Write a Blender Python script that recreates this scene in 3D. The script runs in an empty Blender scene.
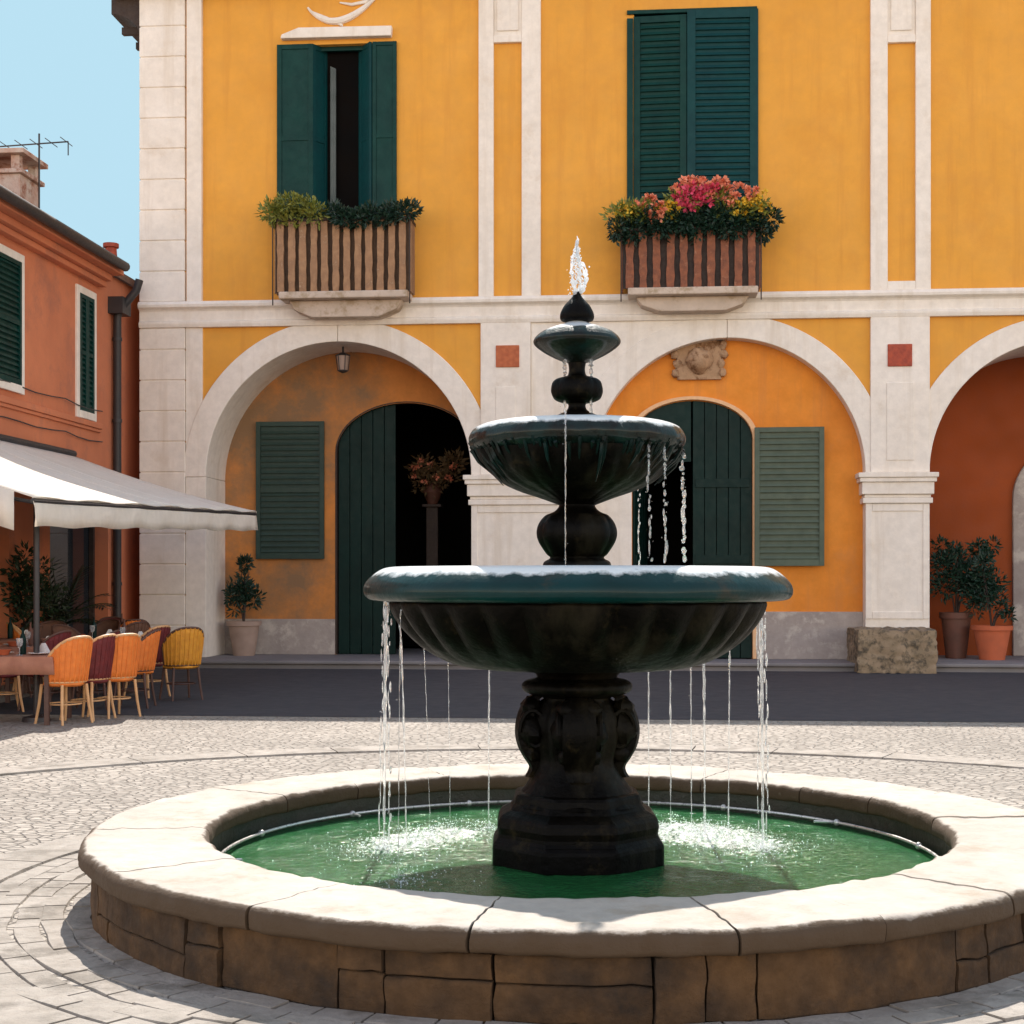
import bpy, math, random
from mathutils import Vector, Matrix, noise
PI = math.pi
sc = bpy.context.scene
COL = sc.collection
random.seed(7)

# ------------------------------------------------------------------ camera, sky, sun, exposure
F = 1504.0; HOR = 580.0; CZ = 1.6; YAW = math.radians(5.0)
cam_d = bpy.data.cameras.new('camera'); cam = bpy.data.objects.new('camera', cam_d); COL.objects.link(cam)
cam_d.sensor_width = 36; cam_d.lens = 36*F/1024; cam_d.shift_y = (HOR-512)/1024
cam_d.clip_start = 0.1; cam_d.clip_end = 3000
cam.location = (0, 0, CZ); cam.rotation_euler = (PI/2, 0, YAW)
sc.camera = cam
SUN_EL = math.radians(50); SUN_AZ = math.radians(-3.5)      # azimuth from +Y, positive to the right (+X)
sdir = Vector((math.sin(SUN_AZ)*math.cos(SUN_EL), math.cos(SUN_AZ)*math.cos(SUN_EL), math.sin(SUN_EL)))
w = bpy.data.worlds.new('World'); sc.world = w; w.use_nodes = True
nt = w.node_tree; bg = nt.nodes['Background']
sky = nt.nodes.new('ShaderNodeTexSky'); sky.sky_type = 'NISHITA'; sky.sun_disc = False
sky.sun_elevation = SUN_EL; sky.sun_rotation = SUN_AZ; sky.air_density = 1.0; sky.dust_density = 0.6; sky.ozone_density = 1.6
EXPO = 1.68
def wmix(mode, a, b):
    x = nt.nodes.new('ShaderNodeMix'); x.data_type = 'RGBA'; x.blend_type = mode; x.inputs[0].default_value = 1
    nt.links.new(a, x.inputs[6]); x.inputs[7].default_value = (*b, 1); return x.outputs[2]
capk = 1/(2**EXPO*0.15)
skyc = wmix('MULTIPLY', sky.outputs[0], (1.50, 1.01, .73))
capd = wmix('DARKEN', skyc, (.50*capk, .76*capk, .90*capk))      # keeps the glow round the sun from bleaching the blue
tcw = nt.nodes.new('ShaderNodeTexCoord'); spx = nt.nodes.new('ShaderNodeSeparateXYZ'); nt.links.new(tcw.outputs['Generated'], spx.inputs[0])
mrw = nt.nodes.new('ShaderNodeMapRange'); mrw.interpolation_type = 'SMOOTHSTEP'; mrw.inputs[1].default_value = -.1; mrw.inputs[2].default_value = .35; nt.links.new(spx.outputs['Y'], mrw.inputs[0])
xw = nt.nodes.new('ShaderNodeMix'); xw.data_type = 'RGBA'; nt.links.new(mrw.outputs[0], xw.inputs[0]); nt.links.new(skyc, xw.inputs[6]); nt.links.new(capd, xw.inputs[7]); skyc = xw.outputs[2]
nt.links.new(skyc, bg.inputs[0]); bg.inputs[1].default_value = 0.15
sl = bpy.data.lights.new('sun', 'SUN'); sl.energy = 2.3; sl.angle = math.radians(0.5); sl.color = (1, .92, .84)
so = bpy.data.objects.new('sun', sl); COL.objects.link(so)
so.rotation_euler = sdir.to_track_quat('Z', 'Y').to_euler(); so.location = (0, 10, 30)
sc.view_settings.view_transform = 'Standard'; sc.view_settings.look = 'None'
sc.view_settings.exposure = EXPO; sc.view_settings.gamma = 1
# measurements taken off the photograph: place on the plane Y = y that projects to pixel px / py
ca, sa = math.cos(YAW), math.sin(YAW)
def zc(px, y):
    t = (px-512)/F
    return y/(t*sa+ca)
def X(px, y):
    t = (px-512)/F; return zc(px, y)*(t*ca-sa)
def Z(px, py, y): return CZ+(HOR-py)/F*zc(px, y)
def gp(px, dist):                                        # ground point at depth dist
    xc = (px-512)/F*dist
    return xc*ca-dist*sa, xc*sa+dist*ca
YF = 27.6

# ------------------------------------------------------------------ materials
def mat(name, c1, c2=None, rough=.8, scale=2.0, fine=None, bump=.2, bscale=40, metal=0, spec=.5, stain=None, sscale=1.2, smin=.5, smax=.62, coat=0, attr=None, crough=.12, streak=None):
    m = bpy.data.materials.new(name); m.use_nodes = True
    n = m.node_tree.nodes; l = m.node_tree.links; p = n['Principled BSDF']
    tc = n.new('ShaderNodeTexCoord')
    def nz(s, d=6, r=.6, vec=None):
        t = n.new('ShaderNodeTexNoise'); t.inputs['Scale'].default_value = s; t.inputs['Detail'].default_value = d
        t.inputs['Roughness'].default_value = r; l.new(vec or tc.outputs['Object'], t.inputs['Vector']); return t
    def mx(fac, a, b, mode='MIX'):
        x = n.new('ShaderNodeMix'); x.data_type = 'RGBA'; x.blend_type = mode
        for s, v in ((x.inputs[0], fac), (x.inputs[6], a), (x.inputs[7], b)):
            if hasattr(v, 'links'): l.new(v, s)
            else: s.default_value = v if isinstance(v, (int, float)) else (*v, 1)
        return x.outputs[2]
    def rng(v, a, b, c=0., d=1.):
        r = n.new('ShaderNodeMapRange'); l.new(v, r.inputs[0])
        for i, q in enumerate((a, b, c, d)): r.inputs[i+1].default_value = q
        return r.outputs[0]
    c2 = c2 or c1
    col = mx(rng(nz(scale).outputs[0], .35, .65), c1, c2)
    if fine:
        f = rng(nz(scale*fine).outputs[0], .3, .7, .91, 1.05)
        cc = n.new('ShaderNodeCombineColor')
        for i in range(3): l.new(f, cc.inputs[i])
        col = mx(1., col, cc.outputs[0], 'MULTIPLY')
    if stain:
        col = mx(rng(nz(sscale, 8, .7).outputs[0], smin, smax), col, stain)
    if streak:
        mpg = n.new('ShaderNodeMapping'); mpg.inputs['Scale'].default_value = (2.2, 2.2, .16); l.new(tc.outputs['Object'], mpg.inputs['Vector'])
        a_s = rng(nz(1.6, 7, .65, mpg.outputs[0]).outputs[0], .52, .74, 0, 1); col = mx(a_s, col, streak)
    if attr:
        at = n.new('ShaderNodeAttribute'); at.attribute_name = attr[0]
        ma = n.new('ShaderNodeMath'); ma.operation = 'MULTIPLY_ADD'; ma.inputs[1].default_value = 1.6
        l.new(nz(9, 6, .7).outputs[0], ma.inputs[0]); mb_ = n.new('ShaderNodeMath'); mb_.operation = 'ADD'; l.new(ma.outputs[0], mb_.inputs[0]); mb_.inputs[1].default_value = -.8
        l.new(at.outputs['Fac'], ma.inputs[2])
        col = mx(rng(mb_.outputs[0], .3, .7), col, attr[1])
    l.new(col, p.inputs['Base Color'])
    rr = rng(nz(scale*4).outputs[0], .3, .7, max(rough-.1, .02), min(rough+.1, 1)); l.new(rr, p.inputs['Roughness'])
    p.inputs['Metallic'].default_value = metal; p.inputs['Specular IOR Level'].default_value = spec
    p.inputs['Coat Weight'].default_value = coat; p.inputs['Coat Roughness'].default_value = crough
    if bump:
        b = n.new('ShaderNodeBump'); b.inputs['Strength'].default_value = bump; b.inputs['Distance'].default_value = .02
        l.new(nz(bscale, 8, .65).outputs[0], b.inputs['Height']); l.new(b.outputs[0], p.inputs['Normal'])
    m['x'] = 1; del m['x']
    return m
M = {}
M['yellow'] = mat('yellow_stucco', (.80, .378, .058), (.73, .335, .048), .9, .45, 8, .12, 25, stain=(.68, .295, .045), sscale=.7, smin=.52, smax=.75, streak=(.66, .29, .045))
M['orange'] = mat('orange_stucco', (.82, .29, .034), (.72, .24, .030), .9, .6, 9, .15, 22, stain=(.6, .24, .07), sscale=.9, smin=.55, smax=.8, streak=(.62, .22, .045))
M['oldorange'] = mat('stained_orange_stucco', (.66, .24, .05), (.5, .2, .055), .92, .8, 7, .3, 14, stain=(.26, .15, .075), sscale=.55, smin=.42, smax=.6)
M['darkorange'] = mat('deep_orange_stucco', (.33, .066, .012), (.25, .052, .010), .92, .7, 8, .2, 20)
M['white'] = mat('pale_trim_stone', (.87, .80, .71), (.81, .73, .63), .85, .8, 9, .15, 30, stain=(.68, .57, .45), sscale=1.6, smin=.58, smax=.8, streak=(.70, .61, .50))
M['plinth'] = mat('grey_plinth_stone', (.42, .36, .32), (.33, .28, .25), .9, 1.5, 6, .4, 18, stain=(.52, .46, .4), sscale=2.5)
M['rough'] = mat('rough_tuff', (.34, .25, .16), (.24, .18, .11), .95, 6, 4, .9, 14, stain=(.10, .08, .055), sscale=7, smin=.48, smax=.6)
M['step'] = mat('step_stone', (.24, .22, .22), (.19, .18, .18), .8, 1.2, 8, .25, 25)
M['teal'] = mat('teal_paint', (.002, .042, .034), (.001, .030, .026), .5, 2, 9, .08, 60, spec=.18)
M['tealblue'] = mat('blue_teal_paint', (.002, .048, .050), (.002, .038, .042), .5, 2, 9, .08, 60, spec=.18)
M['doorgreen'] = mat('dark_green_paint', (.001, .020, .016), (.001, .015, .012), .5, 2, 9, .08, 60, spec=.18)
M['greygreen'] = mat('faded_green_paint', (.085, .115, .075), (.065, .09, .06), .6, 2.5, 8, .1, 50)
M['duskgreen'] = mat('dull_green_paint', (.020, .048, .034), (.015, .038, .028), .6, 2.5, 8, .1, 50)
M['wood'] = mat('weathered_wood', (.40, .225, .115), (.27, .145, .075), .8, 9, 4, .4, 30, stain=(.48, .32, .19), sscale=9, smin=.56, smax=.75)
M['redwood'] = mat('red_brown_wood', (.30, .095, .038), (.17, .055, .026), .7, 8, 4, .4, 30, stain=(.42, .20, .11), sscale=9, smin=.58, smax=.75)
M['darkwood'] = mat('dark_wood', (.05, .03, .02), (.035, .02, .015), .7, 5, 4, .3, 30)
M['shadewood'] = mat('gap_shade_brown', (.085, .045, .022), (.055, .03, .016), .8, 6, 4, .3, 30)
M['curt'] = mat('grey_curtain', (.22, .25, .24), (.17, .2, .19), .9, 4, 4, .2, 30)
M['slab'] = mat('balcony_stone', (.64, .52, .42), (.52, .42, .33), .9, 2, 8, .3, 20, stain=(.40, .30, .2), sscale=3)
M['iron'] = mat('dark_iron', (.025, .025, .028), (.035, .03, .03), .5, 5, None, .1, 40)
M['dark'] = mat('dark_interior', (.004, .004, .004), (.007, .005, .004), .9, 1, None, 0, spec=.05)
M['terra'] = mat('terracotta', (.55, .13, .05), (.45, .11, .045), .8, 5, 4, .2, 30)
M['paleterra'] = mat('pale_terracotta', (.42, .30, .24), (.34, .24, .19), .85, 5, 4, .2, 30)
M['brownpot'] = mat('brown_glazed_clay', (.14, .05, .03), (.10, .04, .025), .6, 5, 4, .2, 30)
M['redtile'] = mat('red_painted_tile', (.45, .075, .03), (.30, .05, .025), .7, 12, 4, .4, 20)
M['brick'] = mat('orange_brick_plaque', (.55, .16, .06), (.4, .10, .04), .8, 10, 4, .4, 20)
M['shield'] = mat('carved_tan_stone', (.40, .24, .13), (.55, .36, .22), .9, 4, 4, .7, 12, stain=(.20, .10, .045), sscale=4)
M['house'] = mat('salmon_stucco', (.66, .22, .10), (.55, .18, .085), .92, .7, 8, .2, 20, stain=(.40, .15, .09), sscale=.9, smin=.52, smax=.72)
M['roof'] = mat('clay_roof', (.20, .10, .06), (.12, .07, .05), .9, 5, 4, .5, 12)
M['cloth'] = mat('cream_awning_canvas', (.93, .88, .80), (.89, .83, .74), .9, 1.5, 6, .1, 60)
_n = M['cloth'].node_tree.nodes; _l = M['cloth'].node_tree.links; _t = _n.new('ShaderNodeBsdfTranslucent'); _t.inputs[0].default_value = (.95, .88, .76, 1)
_m = _n.new('ShaderNodeMixShader'); _m.inputs[0].default_value = .3; _l.new(_n['Principled BSDF'].outputs[0], _m.inputs[1]); _l.new(_t.outputs[0], _m.inputs[2]); _l.new(_m.outputs[0], _n['Material Output'].inputs[0])
M['rattan'] = mat('orange_rattan', (.86, .24, .035), (.74, .19, .028), .6, 14, 4, .6, 70)
M['gold'] = mat('golden_rattan', (.80, .36, .03), (.68, .28, .025), .6, 14, 4, .6, 70)
M['burgundy'] = mat('burgundy_rattan', (.18, .018, .018), (.12, .012, .014), .6, 14, 4, .6, 70)
M['brownrattan'] = mat('brown_rattan', (.16, .07, .04), (.11, .05, .03), .7, 14, 4, .6, 70)
M['cane'] = mat('pale_cane', (.72, .42, .20), (.58, .32, .14), .5, 9, 4, .2, 40)
M['darkcane'] = mat('dark_cane', (.10, .045, .03), (.08, .035, .025), .5, 9, 4, .2, 40)
M['tcloth'] = mat('rust_tablecloth', (.42, .19, .12), (.34, .15, .10), .9, 9, 4, .3, 60)
M['wcloth'] = mat('cream_tablecloth', (.78, .70, .62), (.70, .62, .54), .9, 4, 4, .2, 60)
M['china'] = mat('white_china', (.8, .78, .75), None, .25, 4, None, 0)
M['leaf'] = mat('dark_leaf', (.014, .036, .011), (.009, .024, .009), .55, 16, 3, 0, coat=.0)
M['leaf2'] = mat('bright_leaf', (.26, .25, .035), (.11, .15, .025), .55, 9, 3, 0)
M['leaf3'] = mat('blue_green_leaf', (.009, .042, .020), (.006, .024, .015), .5, 16, 3, 0)
M['leafold'] = mat('dry_leaf', (.16, .085, .03), (.10, .07, .03), .7, 12, 3, 0)
M['pink'] = mat('pink_petal', (.75, .06, .14), (.62, .10, .16), .6, 14, None, 0)
M['coral'] = mat('coral_petal', (.80, .22, .12), (.75, .30, .18), .6, 14, None, 0)
M['yell'] = mat('yellow_petal', (.80, .50, .03), (.70, .45, .04), .6, 14, None, 0)
M['coping'] = mat('limestone_coping', (.47, .42, .36), (.40, .355, .30), .8, 1.6, 9, .5, 18, stain=(.32, .26, .19), sscale=2.6, smin=.52, smax=.72, attr=('side_shade', (.062, .036, .016)))
M['bwall'] = mat('ochre_basin_stone', (.115, .058, .020), (.050, .026, .010), .92, 4.5, 5, 1.0, 16, stain=(.022, .013, .007), sscale=3.2, smin=.44, smax=.68)
M['band'] = mat('weathered_brown_stone', (.085, .046, .020), (.05, .028, .013), .92, 3.5, 5, .9, 16, stain=(.022, .014, .008), sscale=4, smin=.48, smax=.66)
M['joint'] = mat('dark_joint', (.03, .022, .016), None, .95, 4, None, .2, 30)
M['moss'] = mat('wet_mossy_stone', (.02, .025, .015), (.035, .03, .02), .5, 5, 4, .6, 14)
M['bronze'] = mat('wet_dark_bronze', (.0015, .0013, .0010), (.0035, .0028, .0020), .45, 5, 4, .45, 16, spec=.07, streak=(.022, .019, .012), stain=(.030, .022, .010), sscale=6, smin=.58, smax=.75)
M['patina'] = mat('wet_teal_patina', (.002, .030, .032), (.002, .018, .018), .4, 4, 4, .3, 18, spec=.1, stain=(.03, .028, .02), sscale=3, smin=.56, smax=.7, coat=.2, crough=.1, attr=('rim_glint', (.62, .66, .66)))
M['patina2'] = mat('mossy_teal_patina', (.003, .018, .017), (.004, .010, .008), .45, 6, 4, .8, 16, spec=.1, stain=(.004, .005, .003), sscale=7, smin=.48, smax=.6, coat=.35, crough=.12, attr=('rim_glint', (.62, .66, .66)))
M['pipe'] = mat('pale_metal_pipe', (.6, .58, .55), None, .3, 5, None, .1, 40, metal=.6)
M['rooftile'] = M['roof']

def voro_mat(name, c1, c2, cj, scale, jw=.06, bump=.6, stretch=(1, 1, 1), rough=.8):
    m = bpy.data.materials.new(name); m.use_nodes = True; n = m.node_tree.nodes; l = m.node_tree.links; p = n['Principled BSDF']
    tc = n.new('ShaderNodeTexCoord'); mp = n.new('ShaderNodeMapping'); mp.inputs['Scale'].default_value = stretch
    nd = n.new('ShaderNodeTexNoise'); nd.inputs['Scale'].default_value = 3; l.new(tc.outputs['Object'], nd.inputs['Vector'])
    ad = n.new('ShaderNodeVectorMath'); ad.operation = 'MULTIPLY_ADD'; ad.inputs[1].default_value = (.14,)*3
    l.new(nd.outputs['Color'], ad.inputs[0]); l.new(tc.outputs['Object'], ad.inputs[2]); l.new(ad.outputs[0], mp.inputs['Vector'])
    v = n.new('ShaderNodeTexVoronoi'); v.feature = 'DISTANCE_TO_EDGE'; v.inputs['Scale'].default_value = scale; v.inputs['Randomness'].default_value = .95; l.new(mp.outputs[0], v.inputs['Vector'])
    vc = n.new('ShaderNodeTexVoronoi'); vc.inputs['Scale'].default_value = scale; vc.inputs['Randomness'].default_value = .95; l.new(mp.outputs[0], vc.inputs['Vector'])
    hs = n.new('ShaderNodeSeparateColor'); l.new(vc.outputs['Color'], hs.inputs[0])
    mx = n.new('ShaderNodeMix'); mx.data_type = 'RGBA'; l.new(hs.outputs[0], mx.inputs[0]); mx.inputs[6].default_value = (*c1, 1); mx.inputs[7].default_value = (*c2, 1)
    big = n.new('ShaderNodeTexNoise'); big.inputs['Scale'].default_value = .5; big.inputs['Detail'].default_value = 8; l.new(tc.outputs['Object'], big.inputs['Vector'])
    br = n.new('ShaderNodeMapRange'); l.new(big.outputs[0], br.inputs[0]); br.inputs[1].default_value = .3; br.inputs[2].default_value = .7; br.inputs[3].default_value = .78; br.inputs[4].default_value = 1.12
    sc_ = n.new('ShaderNodeVectorMath'); sc_.operation = 'SCALE'; l.new(mx.outputs[2], sc_.inputs[0]); l.new(br.outputs[0], sc_.inputs['Scale'])
    r = n.new('ShaderNodeMapRange'); r.inputs[1].default_value = 0; r.inputs[2].default_value = jw; l.new(v.outputs['Distance'], r.inputs[0])
    mj = n.new('ShaderNodeMix'); mj.data_type = 'RGBA'; l.new(r.outputs[0], mj.inputs[0]); mj.inputs[6].default_value = (*cj, 1); l.new(sc_.outputs[0], mj.inputs[7])
    l.new(mj.outputs[2], p.inputs['Base Color']); p.inputs['Roughness'].default_value = rough
    fn = n.new('ShaderNodeTexNoise'); fn.inputs['Scale'].default_value = 22; fn.inputs['Detail'].default_value = 8; l.new(tc.outputs['Object'], fn.inputs['Vector'])
    r2 = n.new('ShaderNodeMapRange'); r2.inputs[2].default_value = jw*2.5; l.new(v.outputs['Distance'], r2.inputs[0])
    am = n.new('ShaderNodeMath'); am.operation = 'MULTIPLY_ADD'; am.inputs[1].default_value = .8; l.new(fn.outputs[0], am.inputs[0]); l.new(r2.outputs[0], am.inputs[2])
    b = n.new('ShaderNodeBump'); b.inputs['Strength'].default_value = bump; b.inputs['Distance'].default_value = .02
    l.new(am.outputs[0], b.inputs['Height']); l.new(b.outputs[0], p.inputs['Normal'])
    return m
M['cobble'] = voro_mat('cobble_paving', (.41, .365, .31), (.30, .262, .22), (.235, .205, .17), 10.5, .045, 1.0, (1, 1.35, 1))
M['ring'] = mat('smooth_slab', (.36, .32, .275), (.28, .245, .205), .8, 2.5, 9, .9, 16, stain=(.19, .165, .135), sscale=3.0)
M['shadow_paving'] = mat('shadow_paving', (.042, .042, .050), (.032, .032, .040), .85, 1.2, 25, .35, 60)

def water_mat():
    m = bpy.data.materials.new('green_water'); m.use_nodes = True; n = m.node_tree.nodes; l = m.node_tree.links; p = n['Principled BSDF']
    tc = n.new('ShaderNodeTexCoord')
    a = n.new('ShaderNodeTexNoise'); a.inputs['Scale'].default_value = 3; a.inputs['Detail'].default_value = 6; l.new(tc.outputs['Object'], a.inputs['Vector'])
    mx = n.new('ShaderNodeMix'); mx.data_type = 'RGBA'; l.new(a.outputs[0], mx.inputs[0]); mx.inputs[6].default_value = (.008, .075, .022, 1); mx.inputs[7].default_value = (.022, .125, .035, 1)
    at = n.new('ShaderNodeAttribute'); at.attribute_name = 'foam'
    fz = n.new('ShaderNodeTexNoise'); fz.inputs['Scale'].default_value = 34; fz.inputs['Detail'].default_value = 8; fz.inputs['Roughness'].default_value = .75; l.new(tc.outputs['Object'], fz.inputs['Vector'])
    ma = n.new('ShaderNodeMath'); ma.operation = 'MULTIPLY_ADD'; ma.inputs[1].default_value = 2.4; l.new(fz.outputs[0], ma.inputs[0]); l.new(at.outputs['Fac'], ma.inputs[2])
    fr = n.new('ShaderNodeMapRange'); fr.inputs[1].default_value = 1.75; fr.inputs[2].default_value = 2.3; l.new(ma.outputs[0], fr.inputs[0])
    mf = n.new('ShaderNodeMix'); mf.data_type = 'RGBA'; l.new(fr.outputs[0], mf.inputs[0]); l.new(mx.outputs[2], mf.inputs[6]); mf.inputs[7].default_value = (.75, .78, .72, 1)
    l.new(mf.outputs[2], p.inputs['Base Color'])
    p.inputs['Roughness'].default_value = .08; p.inputs['IOR'].default_value = 1.33
    b1 = n.new('ShaderNodeTexNoise'); b1.inputs['Scale'].default_value = 26; b1.inputs['Detail'].default_value = 5; b1.inputs['Roughness'].default_value = .6; l.new(tc.outputs['Object'], b1.inputs['Vector'])
    b = n.new('ShaderNodeBump'); b.inputs['Strength'].default_value = .55; b.inputs['Distance'].default_value = .02
    l.new(b1.outputs[0], b.inputs['Height']); l.new(b.outputs[0], p.inputs['Normal'])
    return m
M['water'] = water_mat()
def spray_mat(name, white, alpha_glass=.5):
    m = bpy.data.materials.new(name); m.use_nodes = True; n = m.node_tree.nodes; l = m.node_tree.links; p = n['Principled BSDF']
    p.inputs['Base Color'].default_value = (1, 1, 1, 1); p.inputs['Roughness'].default_value = .08; p.inputs['IOR'].default_value = 1.33
    p.inputs['Transmission Weight'].default_value = 1
    d = n.new('ShaderNodeBsdfTranslucent'); d.inputs[0].default_value = (.9, .93, .95, 1)
    d2 = n.new('ShaderNodeBsdfDiffuse'); d2.inputs[0].default_value = (.9, .93, .95, 1)
    s0 = n.new('ShaderNodeMixShader'); s0.inputs[0].default_value = .5; l.new(d.outputs[0], s0.inputs[1]); l.new(d2.outputs[0], s0.inputs[2])
    s1 = n.new('ShaderNodeMixShader'); s1.inputs[0].default_value = white; l.new(p.outputs[0], s1.inputs[1]); l.new(s0.outputs[0], s1.inputs[2])
    l.new(s1.outputs[0], n['Material Output'].inputs[0])
    return m
M['spray'] = spray_mat('falling_water', .22)
M['foam'] = spray_mat('water_foam', .75)
def glass_mat():
    m = bpy.data.materials.new('window_glass'); m.use_nodes = True; p = m.node_tree.nodes['Principled BSDF']
    p.inputs['Base Color'].default_value = (.02, .025, .03, 1); p.inputs['Roughness'].default_value = .05
    return m
M['glass'] = glass_mat()

# ------------------------------------------------------------------ mesh helpers
WL = {}
def wloc(o): return WL.get(o.name, Vector((0, 0, 0))) if o else Vector((0, 0, 0))
class MB:
    def __init__(s, xf=None): s.v = []; s.f = []; s.xf = xf
    def add(s, vs, fs):
        b = len(s.v)
        for v in vs:
            v = Vector(v); s.v.append(s.xf @ v if s.xf else v)
        s.f += [tuple(b+i for i in f) for f in fs]
    def box(s, x0, x1, y0, y1, z0, z1):
        x0, x1 = min(x0, x1), max(x0, x1); y0, y1 = min(y0, y1), max(y0, y1); z0, z1 = min(z0, z1), max(z0, z1)
        s.add([(x0, y0, z0), (x1, y0, z0), (x1, y1, z0), (x0, y1, z0), (x0, y0, z1), (x1, y0, z1), (x1, y1, z1), (x0, y1, z1)],
              [(0, 3, 2, 1), (4, 5, 6, 7), (0, 1, 5, 4), (1, 2, 6, 5), (2, 3, 7, 6), (3, 0, 4, 7)])
    def lathe(s, prof, seg=48, c=(0, 0, 0), fn=None, a0=0):
        # prof: (r, z) from bottom to top
        vs = []
        for r, z in prof:
            for k in range(seg):
                a = a0+2*PI*k/seg; rr = fn(r, z, a) if fn else r
                vs.append((c[0]+rr*math.cos(a), c[1]+rr*math.sin(a), c[2]+z))
        fs = []
        for i in range(len(prof)-1):
            for k in range(seg):
                k2 = (k+1) % seg; fs.append((i*seg+k, i*seg+k2, (i+1)*seg+k2, (i+1)*seg+k))
        n = len(prof)-1
        if prof[0][0] > 1e-4: fs.append(tuple(range(seg))[::-1])
        if prof[-1][0] > 1e-4: fs.append(tuple(n*seg+k for k in range(seg)))
        s.add(vs, fs)
    def tube(s, pts, r, seg=8, caps=True):
        pts = [Vector(p) for p in pts]; n = len(pts); vs = []; prev = None
        for i, p in enumerate(pts):
            t = (pts[min(i+1, n-1)]-pts[max(i-1, 0)]).normalized()
            if prev is None:
                prev = t.orthogonal().normalized()
            prev = (prev-t*prev.dot(t)); prev = prev.normalized() if prev.length > 1e-6 else t.orthogonal().normalized()
            b = t.cross(prev); rr = r[i] if isinstance(r, (list, tuple)) else r
            for k in range(seg):
                a = 2*PI*k/seg; vs.append(p+(prev*math.cos(a)+b*math.sin(a))*rr)
        fs = [(i*seg+k, i*seg+(k+1) % seg, (i+1)*seg+(k+1) % seg, (i+1)*seg+k) for i in range(n-1) for k in range(seg)]
        if caps: fs += [tuple(range(seg))[::-1], tuple((n-1)*seg+k for k in range(seg))]
        s.add(vs, fs)
    def prism(s, poly, y0, y1):      # polygon in XZ, counter-clockwise seen from -Y
        n = len(poly); vs = [(x, y0, z) for x, z in poly]+[(x, y1, z) for x, z in poly]
        s.add(vs, [tuple(range(n)), tuple(range(2*n-1, n-1, -1))]+[(i, i+n, (i+1) % n+n, (i+1) % n) for i in range(n)])
    def prismx(s, poly, x0, x1):     # polygon in YZ extruded along X
        n = len(poly); vs = [(x0, y, z) for y, z in poly]+[(x1, y, z) for y, z in poly]
        s.add(vs, [tuple(range(n)), tuple(range(2*n-1, n-1, -1))]+[(i, i+n, (i+1) % n+n, (i+1) % n) for i in range(n)])
    def ring(s, cx, cz, r0, r1, y0, y1, a0=0., a1=PI, n=48, e=1.0):   # arch ring in XZ
        vs = []
        for i in range(n+1):
            a = a0+(a1-a0)*i/n; c, t = math.cos(a), math.sin(a)
            for r in (r0, r1):
                for y in (y0, y1): vs.append((cx+r*c, y, cz+r*t*e))
        fs = []
        for i in range(n):
            b = i*4; q = b+4
            fs += [(b, q, q+2, b+2), (b+1, b+3, q+3, q+1), (b, b+1, q+1, q), (b+2, q+2, q+3, b+3)]
        fs += [(0, 2, 3, 1), (n*4, n*4+1, n*4+3, n*4+2)]
        s.add(vs, fs)
    def sphere(s, c, r, sub=1, jit=0, sz=1.):
        rows, seg = 4+sub*3, 6+sub*4; vs = []; fs = []
        for i in range(rows+1):
            t = PI*i/rows
            for k in range(seg):
                a = 2*PI*k/seg; d = Vector((math.sin(t)*math.cos(a), math.sin(t)*math.sin(a), math.cos(t)*sz))
                rr = r*(1+jit*noise.noise(d*2.3+Vector(c)*9))
                vs.append(Vector(c)+d*rr)
        for i in range(rows):
            for k in range(seg):
                fs.append((i*seg+k, (i+1)*seg+k, (i+1)*seg+(k+1) % seg, i*seg+(k+1) % seg))
        s.add(vs, fs)
    def leaf(s, p, d, L, W):
        d = Vector(d).normalized(); q = d.orthogonal().normalized(); q.rotate(Matrix.Rotation(random.uniform(0, 2*PI), 3, d))
        up = d.cross(q)
        p = Vector(p); b = p+d*L*.5+up*L*.08
        s.add([p, b+q*W*.5, p+d*L, b-q*W*.5], [(0, 1, 2), (0, 2, 3)])
    def build(s, name, m, parent=None, smooth=False, bevel=0, world=True, seg=2):
        me = bpy.data.meshes.new(name)
        off = wloc(parent) if (parent and world) else Vector((0, 0, 0))
        me.from_pydata([v-off for v in s.v], [], s.f); me.validate(); me.update()
        import bmesh
        bm = bmesh.new(); bm.from_mesh(me); bmesh.ops.remove_doubles(bm, verts=bm.verts, dist=1e-5)
        if s.recalc: bmesh.ops.recalc_face_normals(bm, faces=bm.faces)
        bm.to_mesh(me); bm.free()
        me.materials.append(M[m] if isinstance(m, str) else m)
        if smooth:
            for p in me.polygons: p.use_smooth = True
            me.set_sharp_from_angle(angle=math.radians(40))
        o = bpy.data.objects.new(name, me); COL.objects.link(o)
        if parent: o.parent = parent
        WL[o.name] = off.copy()
        if bevel:
            b = o.modifiers.new('bevel', 'BEVEL'); b.width = bevel; b.segments = seg; b.limit_method = 'ANGLE'; b.angle_limit = math.radians(35); b.harden_normals = False
        return o
    recalc = True
def empty(name, loc, label, cat, group=None, rz=0):
    o = bpy.data.objects.new(name, None); COL.objects.link(o); o.location = loc; o.rotation_euler = (0, 0, rz); o.empty_display_size = .2
    WL[o.name] = Vector(loc); tag(o, label, cat, group); return o
def tag(o, label=None, cat=None, group=None, kind=None):
    if label: o['label'] = label
    if cat: o['category'] = cat
    if group: o['group'] = group
    if kind: o['kind'] = kind
    return o
def copy_tree(o, parent=None):
    c = o.copy(); COL.objects.link(c)
    if parent: c.parent = parent
    for ch in list(o.children): copy_tree(ch, c)
    return c
def rough_up(o, amp, sc_, seed=0):
    for v in o.data.vertices:
        n_ = noise.noise_vector(v.co*sc_+Vector((seed, 0, 0))); v.co += n_*amp
    o.data.update()

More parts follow.
